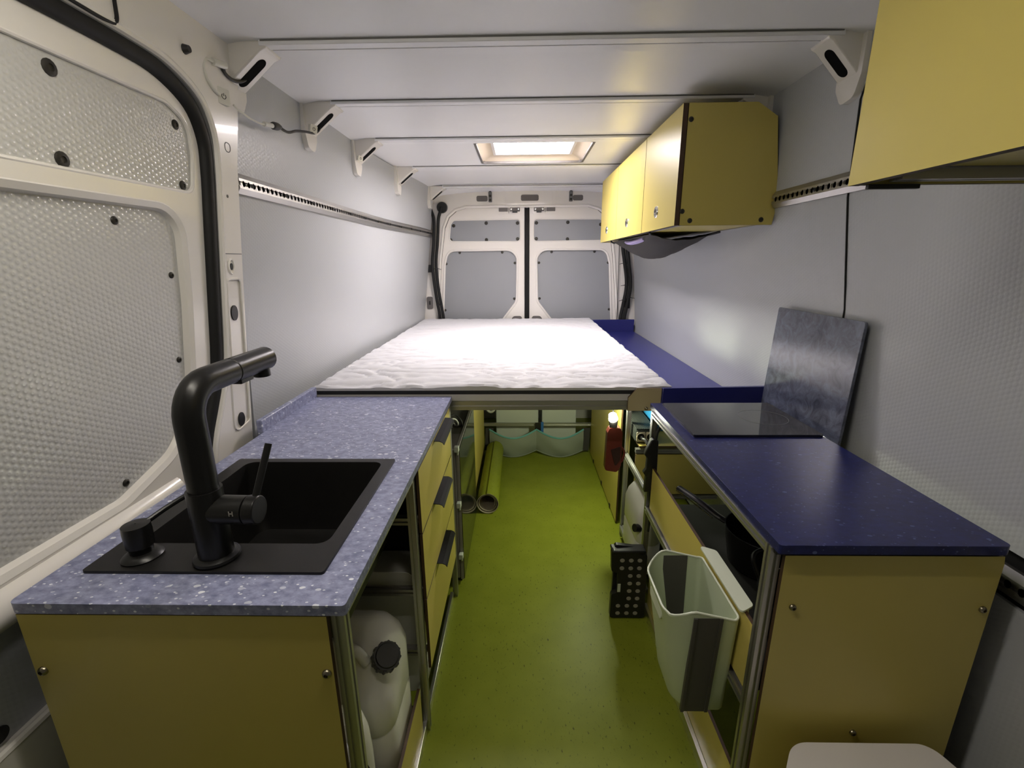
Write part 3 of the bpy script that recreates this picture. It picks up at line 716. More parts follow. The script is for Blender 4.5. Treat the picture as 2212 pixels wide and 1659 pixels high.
for q in range(4):
    for k in range(90):
        f = bm.faces.new((A[q][k], A[q][k+1], A[(q+1) % 4][k+1], A[(q+1) % 4][k])); f.material_index = 0 if q == 1 else 1
bm.faces.new([A[q][0] for q in range(4)]); bm.faces.new([A[q][90] for q in (3, 2, 1, 0)])
obj('sheet', bm, ['lino', 'rollback'], rl)

bed = thing('bed', 'aluminium framed bed base carrying the white mattress', 'bed', (-.1, 2.6, 0))
bar('front_rail', (-.775, 1.668, .809), (.515, 1.668, .809), bed, s=.036)
bar('side_rail', (.496, 1.69, .793), (.496, 3.74, .793), bed)
bar('side_rail', (-.78, 1.69, .793), (-.78, 3.74, .793), bed)
bar('rear_rail', (-.775, 3.72, .793), (.515, 3.72, .793), bed)
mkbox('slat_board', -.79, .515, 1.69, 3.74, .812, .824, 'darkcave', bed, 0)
for k, y in enumerate((2.02, 3.05)):
    bar('post', (.5045+(.014 if k else 0), y, 0), (.5045+(.014 if k else 0), y, .775), bed)
bar('post', (-.285, 2.26, 0), (-.285, 2.26, .775), bed)
bar('post', (-.285, 3.05, 0), (-.285, 3.05, .775), bed)
bar('cross_rail', (-.268, 3.05, .218), (.496, 3.05, .218), bed)
panel('corner_plate', [(.403, .790), (.524, .790), (.526, .8785), (.434, .8785), (.403, .842)], FXZ, 1.640, 1.649, 'beige', bed)
screw((.472, 1.640, .800), (0, -1, 0), .0065, bed, 'screw', h=.005)

def rn(x, y, s, o=0): return noise.noise(Vector((x*s+o, y*s*1.3+o, o)))
mat_ = thing('mattress', 'white quilted mattress with black side band', 'mattress', (-.12, 2.7, .826))
MX0, MX1, MY0, MY1, MZ = -.797, .566, 1.652, 3.738, .891
bm = B(); nx, ny = 150, 220; g = []
for a in range(nx+1):
    row = []
    for c in range(ny+1):
        u_, v_ = a/nx, c/ny
        x, y = lerp(MX0, MX1, u_), lerp(MY0, MY1, v_)
        # round the plan corners a little and let the right edge wander
        e = min(x-MX0, MX1-x, y-MY0, MY1-y)
        px = x+.006*rn(0, y, 7, 4)*(u_ > .5)
        rid = (1-abs(noise.noise(Vector((x*9+1.5*y+2*rn(x, y, 3, 9), y*17, .3)))))**5
        rid2 = noise.noise(Vector((x*26, y*34, 2.)))
        z = MZ-.013*rid*min(1, max(.45, 1.15-(y-MY0)*.35))+.0026*rid2+.004*rn(x, y, 2.1, 6)
        z = max(z-.007*max(0, 1-e/.012)**2, .878 if e < .02 else 0)
        cx_, cy_ = MX1-.05, MY0+.05
        row.append(bm.verts.new((px, y, z)))
    g.append(row)
for a in range(nx):
    for c in range(ny): bm.faces.new((g[a][c], g[a+1][c], g[a+1][c+1], g[a][c+1]))
per = [g[a][0] for a in range(nx+1)]+[g[nx][c] for c in range(1, ny+1)]+[g[a][ny] for a in range(nx-1, -1, -1)]+[g[0][c] for c in range(ny-1, 0, -1)]
low = [bm.verts.new((v.co.x, v.co.y, .8685)) for v in per]
for k in range(len(per)):
    f = bm.faces.new((per[k], low[k], low[(k+1) % len(per)], per[(k+1) % len(per)])); f.material_index = 1
obj('quilted_top', bm, ['cover', 'coverside'], mat_)
bm = B(); plate(bm, rrect(MX0+.002, MX1-.002, MY0+.002, MY1-.002, .01), [], FXY, .8525, .8688); obj('black_band', bm, 'pillow_band', mat_, smooth=False)
bm = B(); plate(bm, rrect(MX0, MX1, MY0, MY1, .012), [], FXY, .8275, .8527); obj('underside', bm, 'coverside', mat_, bevel=.004)

sh = thing('bed_shelf', 'long navy blue shelf between mattress and right wall', 'shelf', (.75, 2.7, .76))
mkbox('shelf_board', .572, .922, 1.651, 3.72, .762, .780, 'navyplain', sh, .001)
bm = B(); plate(bm, [(.527, .764), (.922, .764), (.914, .886), (.527, .880)], [], FXZ, 1.633, 1.649); obj('front_board', bm, 'navyplain', sh, bevel=.002)
mkbox('rear_board', .572, .925, 3.722, 3.738, .764, .876, 'navyplain', sh, .002)

# ================================================================== RIGHT KITCHEN UNIT
nw = thing('worktop', 'dark navy blue worktop with the induction hob on the right', 'worktop', (.66, 1.13, .83))
bm = B(); plate(bm, rpoly([(.459, .710, .005), (.864, .710, .01), (.864, 1.548, .002), (.459, 1.548, .002)], 4), [], FXY, .832, .85); obj('slab', bm, 'navy', nw, bevel=.0025)
hob = thing('induction_hob', 'glossy black glass hob lying on the navy worktop', 'hob', (.68, 1.37, .85))
bm = B(); plate(bm, rrect(.494, .861, 1.222, 1.526, .006), [], FXY, .8502, .8575); obj('glass_plate', bm, 'glass', hob, bevel=.0015)
bm = B(); plate(bm, [(.765+.072*math.cos(k*PI/24), 1.374+.072*math.sin(k*PI/24)) for k in range(48)], [[(.765+.0705*math.cos(k*PI/24), 1.374+.0705*math.sin(k*PI/24)) for k in range(48)]], FXY, .8575, .8578)
obj('zone_ring', bm, 'hobring', hob, smooth=False)
sb = thing('splash_board', 'slate-patterned board leaning against the right wall behind the hob', 'board', (.89, 1.4, .79))
bm = B(); plate(bm, rrect(1.192, 1.608, .792, 1.178, .008), [], lambda a, b_, t: (.884+(b_-.792)*.075+t, a+(b_-.792)*.055, b_), -.004, .004); obj('board', bm, 'slate', sb, bevel=.001)

cc = thing('hob_cabinet', 'aluminium framed cabinet under the navy worktop with yellow end panel', 'cabinet', (.67, 1.1, 0))
XP = .4725
bar('post', (.4665, .741, 0), (.4665, .741, .831), cc)
bar('post', (XP, 1.53, 0), (XP, 1.53, .831), cc)
bar('post', (.848, .746, 0), (.848, .746, .831), cc)
bar('post', (.848, 1.53, 0), (.848, 1.53, .831), cc)
bar('side_rail', (.4665, .752, .821), (.4665, 1.519, .821), cc)
bar('side_rail', (.893, .76, .774), (.893, 1.545, .774), cc)
bar('side_rail', (.4685, .752, .448), (.4685, 1.519, .448), cc)
bar('side_rail', (.848, .762, .445), (.848, 1.514, .445), cc)
panel('end_panel', [(.4785, .012), (.871, .012), (.871, .806), (.868, .8215), (.4785, .8215)], FXZ, .721, .730, 'yellow', cc)
mkbox('spacer_strip', .462, .860, .7235, .7315, .8218, .8316, 'black', cc, 0)  # black strip painted in for the shaded gap below the worktop
for x, z in ((.507, .711), (.856, .709), (.674, .407)): screw((x, .721, z), (0, -1, 0), .0065, cc, 'screw', h=.006)
panel('drawer_front', [(.754, .468), (1.486, .468), (1.486, .626), (.754, .626)], FYZ, .4665, .4745, 'yellow', cc)
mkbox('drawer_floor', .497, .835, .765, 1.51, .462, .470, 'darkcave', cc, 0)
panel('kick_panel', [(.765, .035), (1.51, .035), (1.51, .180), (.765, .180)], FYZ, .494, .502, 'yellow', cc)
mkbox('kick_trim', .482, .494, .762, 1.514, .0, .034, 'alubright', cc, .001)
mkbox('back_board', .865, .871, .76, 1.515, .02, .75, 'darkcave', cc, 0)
# open bay between hob cabinet and bed panel
bay = thing('bay_frame', 'aluminium frame bay with inverter shelf between hob cabinet and bed', 'shelf unit', (.68, 1.8, 0))
bar('side_rail', (.497, 1.546, .448), (.497, 2.004, .448), bay)
bar('side_rail', (.497, 1.546, .060), (.497, 2.004, .060), bay)
bar('cross_rail', (.514, 1.905, .513), (.90, 1.905, .513), bay)
bar('cross_rail', (.514, 1.905, .285), (.90, 1.905, .285), bay)
panel('partition', [(.515, .30), (.90, .30), (.90, .497), (.515, .497)], FXZ, 1.898, 1.906, 'yellow', bay)
panel('shelf_board', [(.530, 1.90), (.92, 1.90), (.92, 2.45), (.530, 2.45)], FXY, .529, .537, 'yellow', bay)
mkbox('bottom_board', .515, .92, 1.55, 2.0, .076, .09, 'darkcave', bay, 0)

# ---- things in the hob drawer
pan = thing('saucepan', 'black saucepan with long handle in the open hob drawer', 'pan', (.70, 1.165, .471))
bm = B(); lathe(bm, [(.001, .471), (.082, .471), (.092, .480), (.103, .545), (.107, .586), (.109, .588), (.106, .588), (.100, .545), (.089, .484), (.001, .480)], (.705, 1.165, 0), seg=40); obj('bowl', bm, 'matte', pan)
bm = B(); tube(bm, [(.622, 1.235, .572), (.60, 1.262, .580), (.568, 1.325, .592), (.535, 1.405, .594)], .0095, 12, squash=(1.25, 1.25, .8)); hn = obj('handle', bm, 'black', pan)
bm = B(); tube(bm, [(.588, 1.252, .572), (.552, 1.33, .584), (.524, 1.398, .588)], .002, 6); obj('handle_inlay', bm, 'chrome', hn)
pot = thing('cooking_pot', 'black pot with loop handle at the near end of the hob drawer', 'pot', (.665, .915, .471))
bm = B(); lathe(bm, [(.001, .471), (.084, .471), (.094, .482), (.101, .565), (.104, .575), (.1055, .577), (.102, .577), (.098, .565), (.091, .486), (.001, .482)], (.668, .905, 0), seg=40); obj('bowl', bm, 'matte', pot)
bm = B(); tube(bm, [(.60, .985, .562), (.592, 1.012, .60), (.612, 1.03, .612), (.66, 1.038, .612), (.70, 1.03, .606), (.705, 1.0, .566)], .006, 10); obj('loop_handle', bm, 'matte', pot)

# ---- folding waste bin hung on the drawer front
tb = thing('waste_bin', 'pale green folding waste bin hooked on the hob drawer front', 'bin', (.39, .90, .33))
def bin_ring(z, th=0.):
    f = (z-.335)/(.61-.335); g_ = .018*(1-f)
    x0, x1, y0, y1 = .312+g_*2.2+th, .463-th, .802+g_+th, 1.018-g_-th
    return rpoly([(x0, y0, .055), (x1, y0, .012), (x1, y1, .012), (x0, y1, .055)], 8)
def rimz(x, y): return .612+(.010*math.sin((x-.32)/.15*PI*2-.4) if (y < .83 or y > .99) else 0)-(.018*max(0, 1-(x-.312)/.05))
bm = B(); outer = []; inn = []
levels = [.335, .338, .345, .40, .46, .52, .57, .612]
for z in levels:
    ins = .016 if z == .335 else (.006 if z == .338 else 0)
    ro = [(lerp(a, .39, ins*4), lerp(b_, .91, ins*4)) for a, b_ in bin_ring(z)]
    outer.append([bm.verts.new((a, b_, rimz(a, b_) if z == .612 else z)) for a, b_ in ro])
for z in levels[::-1]:
    ri = bin_ring(max(z, .342), .003)
    inn.append([bm.verts.new((a, b_, rimz(a, b_) if z == .612 else max(z, .342)+.002)) for a, b_ in ri])
rings = outer+inn
for A, C in zip(rings, rings[1:]):
    for k in range(len(A)):
        f = bm.faces.new((A[k], A[(k+1) % len(A)], C[(k+1) % len(A)], C[k]))
        cx_ = sum(v.co.x for v in f.verts)/4; cy_ = sum(v.co.y for v in f.verts)/4
bm.faces.new(rings[0][::-1]); bm.faces.new(rings[-1])
bn = obj('shell', bm, 'bin_green', tb, recalc=True)
bm = B(); tube(bm, [(a, b_, rimz(a, b_)+.001) for a, b_ in bin_ring(.61, .0015)], .0026, 8, smooth=False, closed=True); obj('rim', bm, 'bin_rim', tb)
for s in (0, 1):     # dark folding bellows on both broad sides
    bm = B()
    for k in range(12):
        z0_, z1_ = lerp(.337, .6105, k/12), lerp(.337, .6105, (k+1)/12)
        for xa, xb, pr in ((.364, .371, .0035), (.371, .418, .0012), (.418, .425, .0035)):
            q = []
            for z_ in (z0_, z1_):
                f_ = (z_-.335)/.275; gg = .018*(1-f_)
                yo = (.802+gg-pr) if s == 0 else (1.018-gg+pr); yi = (.802+gg+.0045) if s == 0 else (1.018-gg-.0045)
                zz = z_+(.008*math.sin((.407-.32)/.15*PI*2-.4) if k == 11 and z_ == z1_ else 0)
                q.append((yo, yi, zz))
            vs = [bm.verts.new((x_, y_, z_)) for (yo, yi, z_) in q for x_ in (xa, xb) for y_ in (yo, yi)]
            for f in ((0, 1, 3, 2), (4, 6, 7, 5), (0, 4, 5, 1), (2, 3, 7, 6), (0, 2, 6, 4), (1, 5, 7, 3)): bm.faces.new([vs[i] for i in f])
    obj('bellows', bm, 'bin_dark', tb, smooth=False)
bm = B(); plate(bm, rpoly([(.457, .795, .006), (.492, .815, .012), (.492, 1.005, .012), (.457, 1.025, .006)]), [], FXY, .6275, .632)
box(bm, .489, .4925, .83, .99, .60, .629)
obj('hanger', bm, 'bin_rim', tb, bevel=.001)
bm = B(); plate(bm, rpoly([(.865, .545, .012), (.955, .545, .012), (.955, .572, .012), (.865, .572, .012)]), [], lambda a, b_, t: (.3195+.0+t, a, b_), -.0025, .0015); obj('grip_slot', bm, 'bin_rim', tb, smooth=False)

# ---- folded step stool
st = thing('step_stool', 'folded black step stool with grey grip dots leaning at the frame', 'stool', (.42, 1.545, 0))
def stf(a, b_, t): return (a*.972, 1.466+t, b_*1.0)
outl = rpoly([(.350, .006, .008), (.487, .006, .008), (.480, .285, .008), (.343, .306, .012), (.347, .212, .012), (.372, .208, .01), (.374, .120, .01), (.351, .112, .012)], 4)
bm = B(); plate(bm, outl, [], stf, 0, .022); obj('side_panel', bm, 'black', st, bevel=.003)
bm = B(); plate(bm, rpoly([(.358, .012, .008), (.484, .012, .008), (.477, .296, .01), (.36, .312, .01)], 4), [], stf, .026, .043); obj('step_panel', bm, 'black', st, bevel=.003)
bm = B(); box(bm, .336, .462, 1.464, 1.512, .290, .302); obj('seat_edge', bm, 'black', st, bevel=.004)
dots = [(.386, .420, .453)]*2+[(.420, .453)]*4+[(.380, .415, .449)]*2
for r_, xs in enumerate(dots):
    z = .262-.0335*r_
    for x in xs:
        bm = B(); plate(bm, [(x+.009*math.cos(k*PI/7), z+.0078*math.sin(k*PI/7)) for k in range(14)], [], stf, -.0014, .001); obj('grip_dot', bm, 'dot', st, smooth=False)
mkbox('paper_tag', .363, .374, 1.4635, 1.4655, .125, .160, 'whitebox', st, 0)

# ---- jerrycan in the bay
jr = jerrycan('jerrycan', 'milky jerrycan standing low in the bay behind the step stool', .516, 1.735, .091, .052, .14, .33)
bm = B(); cyl(bm, (.475, 1.62, .30), (.452, 1.612, .306), .016, .016, 16); obj('tap_cap', bm, 'black', jr)
# ---- inverter
iv = thing('power_inverter', 'finned dark power inverter on the yellow shelf below the bed', 'inverter', (.56, 2.08, .537))
bm = B(); box(bm, .5245, .605, 1.93, 2.25, .541, .598)
for k in range(13):
    x = .522+.0068*k; box(bm, x, x+.003, 1.935, 2.25, .598, .606)
for k in range(7): box(bm, .5205, .5245, 1.94, 2.25, .546+k*.0075, .549+k*.0075)
obj('housing', bm, 'inv', iv, smooth=False)
for x in (.541, .583):
    bm = B(); plate(bm, rrect(x-.0195, x+.0195, .547, .592, .004), [], FXZ, 1.926, 1.930); q = obj('socket', bm, 'socket', iv, smooth=False)
    bm = B(); lathe(bm, [(.019, 0), (.019, -.003), (.0165, -.003), (.0160, -.0005), (.001, -.0005)], (x, 1.926, .570), axis='y', seg=24); obj('socket_ring', bm, 'socket', q)
    bm = B(); lathe(bm, [(.0158, -.0008), (.001, -.0009)], (x, 1.926, .570), axis='y', seg=24); obj('socket_well', bm, 'black', q)
for x in (.53, .595): mkbox('foot', x-.006, x+.006, 1.96, 2.2, .537, .541, 'black', iv, 0)
bb = thing('battery_box', 'bright blue box beside the power inverter', 'box', (.69, 2.2, .537))
mkbox('case', .625, .76, 2.08, 2.36, .537, .70, 'cyan', bb, .004); mkbox('case_lid', .622, .763, 2.077, 2.363, .70, .722, 'cyan', bb, .003)
cb = thing('cable_bundle', 'loose dark cables lying on top of the fridge', 'cables', (-.40, 1.85, .622))
for k in range(4):
    bm = B(); o_ = k*.02
    tube(bm, [(-.44+o_, 1.70, .6275), (-.40+o_, 1.76+o_, .640+.02*(k % 2)), (-.34-o_, 1.80, .675-.01*k), (-.30, 1.84+o_, .650+.012*k), (-.33+o_, 1.92, .628), (-.40, 2.0+o_, .626)], .0038, 8); obj('cable', bm, ('plug', 'greyplastic', 'cablewhite', 'plug')[k], cb)
# ---- power strip hanging at the post with its lead
ps = thing('power_strip', 'black power strip hanging upright at the frame post', 'power strip', (.465, 1.53, .52))
bm = B(); pol = [(.444, .530), (.487, .530), (.482, .728), (.463, .735), (.455, .728), (.440, .690), (.436, .676), (.447, .662), (.446, .620), (.436, .606), (.447, .590)]
plate(bm, pol, [], FXZ, 1.490, 1.512); obj('housing', bm, 'black', ps, bevel=.003)
bm = B(); tube(bm, [(.474, 1.50, .73), (.478, 1.502, .755), (.488, 1.508, .77), (.497, 1.52, .775)], .0055, 10); obj('lead', bm, 'black', ps)
bm = B(); tube(bm, [(.466, 1.50, .532), (.470, 1.50, .49), (.478, 1.502, .44), (.476, 1.505, .40), (.474, 1.505, .36)], .0045, 8); obj('lead', bm, 'black', ps)
bm = B(); tube(bm, [(.543, 1.923, .570), (.546, 1.91, .566), (.554, 1.895, .566), (.560, 1.88, .556)], .008, 10); plg = tag(obj('mains_plug', bm, 'plug', base=(.545, 1.92, .57)), 'black plug in the left socket of the inverter', 'plug')
# ---- red hand lamp
rlp = thing('hand_lamp', 'red hand lamp with bright white head hanging under the bed', 'lamp', (.41, 1.93, .41))
bm = B(); plate(bm, rpoly([(.380, .418, .012), (.436, .408, .014), (.452, .440, .01), (.452, .60, .016), (.440, .622, .01), (.395, .622, .012), (.384, .60, .01)], 5), [], FXZ, 1.90, 1.938); obj('lamp_body', bm, 'red', rlp, bevel=.006)
bm = B(); plate(bm, rpoly([(.402, .52, .004), (.446, .535, .004), (.446, .47, .004), (.425, .438, .004)], 3), [], FXZ, 1.896, 1.902); obj('clip_plate', bm, 'darkred', rlp, bevel=.002)
bm = B(); tube(bm, [(.452, 1.92, .525), (.468, 1.92, .50), (.462, 1.92, .46), (.432, 1.92, .425)], .005, 8); obj('hook', bm, 'red', rlp)
bm = B(); cyl(bm, (.412, 1.918, .622), (.410, 1.916, .660), .017, .021, 18); nk = obj('lamp_neck', bm, 'greyplastic', rlp)
bm = B(); cyl(bm, (.409, 1.912, .661), (.403, 1.902, .684), .021, .017, 18); obj('lamp_head', bm, 'lamp', nk)
bm = B(); tube(bm, [(.41, 1.925, .684), (.412, 1.93, .72), (.43, 1.94, .775), (.45, 1.96, .78)], .003, 8); obj('cord', bm, 'black', rlp)
ld = bpy.data.lights.new('hand_lamp_light', 'POINT'); ld.energy = LAMP_W; ld.color = (.95, 1., .70); ld.shadow_soft_size = .03
lo_ = bpy.data.objects.new('hand_lamp_light', ld); COL.objects.link(lo_); lo_.location = (.40, 2.06, .71)

# ---- under the bed
gp = panel('bed_side_panel', [(2.125, .012), (3.03, .012), (3.03, .775), (2.125, .775)], FYZ, .494, .502, 'yellow', None, base=(.498, 2.6, .012))
tag(gp, 'yellow panel along the right side of the space below the bed', 'panel')
for y in (2.28, 2.55, 2.86): 
    o = mkbox('clip', .4895, .494, y-.008, y+.008, .012, .03, 'black', gp, .001)
gl = panel('bed_side_panel', [(2.30, .012), (3.03, .012), (3.03, .775), (2.30, .775)], FYZ, -.272, -.264, 'yellow', None, base=(-.268, 2.6, .012))
tag(gl, 'yellow panel behind the linoleum roll on the left below the bed', 'panel')
for k, (x0, x1, lab) in enumerate(((-.186, .127, 'white storage box left of the black strap below the bed'), (.152, .404, 'white storage box right of the black strap below the bed'))):
    t = thing('storage_box', lab, 'box', ((x0+x1)/2, 3.32, 0), 'white boxes at the back below the bed')
    mkbox('box_body', x0, x1, 3.16, 3.5, .0, .50, 'whitebox', t, .006); mkbox('box_lid', x0-.004, x1+.004, 3.156, 3.504, .50, .52, 'whitebox', t, .004)
bg = thing('hanging_organizer', 'grey canvas organizer with teal edging across the back below the bed', 'organizer', (.1, 3.0, 0))
bm = B(); tape = []; g = []; nxx = 60
for a in range(nxx+1):
    f = a/nxx; x = lerp(-.225, .440, f); s_ = abs(math.sin(f*2*PI*1.0)) if .0 < f < 1 else 0
    ph = abs(math.sin(f*PI*2)); y = 3.015-.055*ph; zt = .192-.045*ph; zb = .034-.028*ph
    row = []
    for c in range(7):
        h_ = c/6; row.append((x, y+.012*(1-h_)*(.5+.5*math.sin(f*19+c))-.014*math.sin(h_*PI), lerp(zb, zt, h_)))
    g.append(row); tape.append((x, y-.002, zt))
gridsolid(bm, g, (0, .003, 0))
obj('pocket_cloth', bm, 'bag', bg)
bm = B(); tube(bm, tape, .006, 8, smooth=False, squash=(1, .5, 1.1)); obj('edging_tape', bm, 'teal', bg)
bm = B(); tube(bm, [(v[0].co.x, v[0].co.y, v[0].co.z) for v in []] or [(t_[0], t_[1], .034-.028*abs(math.sin(i/nxx*PI*2))+.002) for i, t_ in enumerate(tape)], .0035, 8, smooth=False); obj('hem', bm, 'bag', bg)
for s, x in ((0, -.232), (1, .452)): 
    bm = B(); plate(bm, [(x-.03, .03), (x+.03, .03), (x+.035, .20), (x-.02, .20)], [], FXZ, 3.02, 3.026); obj('side_mesh', bm, 'mesh', bg, smooth=False)
stp = thing('strap', 'black strap with blue clip hanging between the two white boxes', 'strap', (.13, 3.03, .17))
mkbox('webbing', .131, .149, 3.145, 3.152, .17, .60, 'black', stp, 0); mkbox('flap', .098, .138, 3.024, 3.031, .165, .238, 'black', stp, .001); mkbox('clip', .139, .158, 3.022, 3.033, .165, .243, 'blue', stp, .002)
bm = B(); tube(bm, [(-.26, 3.11, .36), (-.25, 3.11, .315), (-.225, 3.11, .292), (-.198, 3.11, .305), (-.188, 3.11, .345), (-.188, 3.11, .40)], .0095, 10)
tag(obj('water_hose', bm, 'cablewhite', base=(-.22, 3.11, .29)), 'white hose loop beside the left storage box below the bed', 'hose')

# ================================================================== OVERHEAD CABINETS
oc = thing('overhead_cabinet', 'yellow three-door overhead cabinet near the bed on the right', 'cabinet', (.72, 2.46, 1.455))
OX = .541
panel('end_panel', [(.560, 1.458), (.882, 1.458), (.893, 1.527), (.856, 1.800), (.787, 1.843), (.560, 1.843)], FXZ, 1.702, 1.712, 'yellow', oc)
panel('far_panel', [(.560, 1.458), (.870, 1.458), (.880, 1.527), (.846, 1.800), (.777, 1.843), (.560, 1.843)], FXZ, 3.218, 3.228, 'yellow', oc)
for x, z in ((.570, 1.794), (.566, 1.505), (.595, 1.474), (.843, 1.475)): screw((x, 1.702, z), (0, -1, 0), .0085, oc, 'darkscrew', h=.0025)
for y0, y1, yk in ((1.700, 2.149, 1.935), (2.155, 2.727, 2.455), (2.731, 3.232, 3.01)):
    bm = B(); plate(bm, [(y0, 1.4585), (y1, 1.4585), (y1, 1.842), (y0, 1.842)], [], FYZ, OX, OX+.016)
    for f in bm.faces:
        f.normal_update()
        if abs(f.normal.x) < .5: f.material_index = 1
    d_ = obj('door', bm, ['yellow', 'edge'], oc, smooth=False)
    bm = B(); lathe(bm, [(.001, -.005), (.014, -.006), (.021, -.004), (.023, 0)], (OX, yk, 1.526), axis='x', seg=20); kb = obj('push_latch', bm, 'chrome', d_)
    bm = B(); lathe(bm, [(.001, -.0075), (.006, -.007), (.0075, -.005)], (OX, yk, 1.530), axis='x', seg=14); obj('latch_button', bm, 'plug', kb)
for y0, y1 in ((1.712, 2.15), (2.155, 2.725), (2.73, 3.218)): mkbox('floor_board', .590, .868, y0, y1, 1.462, 1.470, 'yellow', oc, 0)
mkbox('back_board', .853, .857, 1.715, 3.215, 1.50, 1.80, 'darkcave', oc, 0)
bar('bottom_rail', (.575, 1.715, 1.474), (.575, 3.216, 1.474), oc, s=.026)
bar('bottom_rail', (.862, 1.715, 1.474), (.862, 3.216, 1.474), oc, s=.024)
mkbox('top_board', .56, .78, 1.712, 3.218, 1.834, 1.842, 'yellow', oc, 0)
fo = thing('overhead_cabinet', 'large yellow overhead cabinet cut off at the upper right edge', 'cabinet', (.70, .4, 1.45))
bm = B(); plate(bm, [(-.10, 1.452), (.793, 1.452), (.793, 1.842), (-.10, 1.842)], [], FYZ, .524, .540)
for f in bm.faces:
    f.normal_update()
    if abs(f.normal.x) < .5: f.material_index = 1
obj('door', bm, ['yellow', 'edge'], fo, smooth=False)
panel('end_panel', [(.541, 1.452), (.872, 1.452), (.872, 1.52), (.856, 1.79), (.787, 1.842), (.541, 1.842)], FXZ, .778, .788, 'yellow', fo)
bar('bottom_rail', (.557, -.1, 1.468), (.557, .776, 1.468), fo)
bar('bottom_rail', (.574, .762, 1.468), (.870, .762, 1.468), fo, s=.026)
mkbox('floor_board', .573, .868, -.1, .746, 1.472, 1.480, 'yellow', fo, 0)
mkbox('back_board', .855, .859, -.1, .776, 1.50, 1.80, 'darkcave', fo, 0)
mkbox('top_board', .541, .78, -.1, .776, 1.833, 1.841, 'yellow', fo, 0)
mkbox('corner_joint', .541, .62, .770, .778, 1.4445, 1.4515, 'black', fo, .001)
# hammock net
nt = thing('hammock_net', 'dark mesh hammock slung under the three-door overhead cabinet', 'net', (.71, 2.5, 1.36))
bm = B(); g = []; nn = 22
for a in range(nn+1):
    row = []
    for c in range(nn+1):
        u_, v_ = a/nn, c/nn
        x = lerp(.575, .850, u_); y = lerp(2.12, 3.0, v_)
        ex = math.sin(PI*u_); ey = math.sin(PI*(.03+.97*v_)) if v_ < 1 else 0
        z = 1.452-.104*(ex**.7)*(max(0, ey)**.6)-.004*noise.noise(Vector((x*30, y*12, 0)))
        x = lerp(x, .70, .06*ey*math.sin(PI*v_))
        row.append((x, y, z))
    g.append(row)
gridsolid(bm, g, (0, 0, .002))
obj('net_cloth', bm, 'mesh', nt)
for p in ((.575, 2.12), (.850, 2.12), (.575, 3.0), (.85, 3.0)):
    bm = B(); tube(bm, [(p[0]+(.02 if p[0] < .7 else -.02), p[1]+.02, 1.447), (p[0], p[1], 1.452), (p[0]-(.01 if p[0] < .7 else -.02), p[1]-.02, 1.4585)], .005, 8); obj('tie', bm, 'black', nt)
bm = B(); tube(bm, [(.595, 2.28, 1.441), (.592, 2.42, 1.433), (.592, 2.56, 1.432), (.60, 2.68, 1.441)], .014, 12, squash=(1.2, 1, .8)); 
tag(obj('folded_cloth', bm, 'purple', base=(.595, 2.48, 1.42)), 'lilac folded cloth stuffed into the dark hammock net', 'cloth')

# ================================================================== RAILS, CABLES, SMALL THINGS
def ltrack(label, fx, y0, y1, zc, s):
    t = thing('tie_down_rail', label, 'rail', (fx((y0+y1)/2, zc), (y0+y1)/2, zc))
    def along(name, pol, mat):
        bm = B(); ns = 12; rings = []
        for k in range(ns+1):
            y = lerp(y0, y1, k/ns); rings.append([bm.verts.new((fx(y, zc)-s*a, y, zc+b_)) for a, b_ in pol])
        for A, C in zip(rings, rings[1:]):
            for k in range(len(A)): bm.faces.new((A[k], A[(k+1) % len(A)], C[(k+1) % len(A)], C[k]))
        bm.faces.new(rings[0]); bm.faces.new(rings[-1][::-1])
        return obj(name, bm, mat, t, smooth=False)
    along('track_body', [(-.006, -.027), (.003, -.027), (.012, -.013), (.012, -.0055), (.006, -.0055), (.006, .0055), (.012, .0055), (.012, .013), (.003, .027), (-.006, .027)], 'alu')
    bm = B(); k = 0; y = y0+.02
    while y < y1-.01:
        for q in range(2):
            c = Vector((fx(y, zc)-s*.0121, y, zc)); seg = 10
            ring = [bm.verts.new(c+Vector((0, .0065*math.cos(2*PI*i/seg), .0085*math.sin(2*PI*i/seg)))) for i in range(seg)]
            bm.faces.new(ring)
            break
        y += .025
    bmesh.ops.solidify(bm, geom=bm.faces, thickness=.001)
    obj('track_holes', bm, 'seal2', t, smooth=False)
    for k in range(int((y1-y0)/.2)):
        yy = y0+.06+k*.2; screw((fx(yy, zc)-s*.0125, yy, zc), (-s, 0, 0), .006, t, 'black', h=.003)
    return t
ltrack('aluminium tie-down rail along the left wall above the bed', lambda y, z: xl(y, z)+.004, 1.345, 3.77, 1.557, -1)
ltrack('aluminium tie-down rail on the right wall between the overhead cabinets', lambda y, z: xr(y, z)-.004, 1.20, 1.695, 1.538, 1)
ltrack('low aluminium rail on the right wall beside the hob cabinet', lambda y, z: xr(y, z)-.004, .2, 1.2, .745, 1)
# cable conduits in the rear corners
def conduit(label, pts, r, ties, s):
    t = thing('cable_conduit', label, 'conduit', pts[-1])
    bm = B(); tube(bm, pts, r, 12, sub=10); obj('sleeve', bm, 'rubber', t)
    for (x, y, z) in ties:
        bm = B(); tube(bm, [(x+r*1.15*math.cos(k*PI/6), y+r*1.15*math.sin(k*PI/6), z) for k in range(12)], .0025, 6, smooth=False, closed=True); cyl(bm, (x+s*r, y-.01, z), (x+s*(r+.03), y-.012, z-.006), .0025, .002, 6); obj('cable_tie', bm, 'black', t)
conduit('black conduit hugging the left wall edge beside the rear doors', [(-.713, 3.772, 1.78), (-.700, 3.765, 1.73), (-.682, 3.762, 1.66), (-.690, 3.76, 1.50), (-.710, 3.76, 1.34), (-.705, 3.76, 1.20), (-.690, 3.76, 1.05), (-.672, 3.76, .93), (-.664, 3.762, .83)], .0125, [(-.682, 3.76, 1.0)], 1)
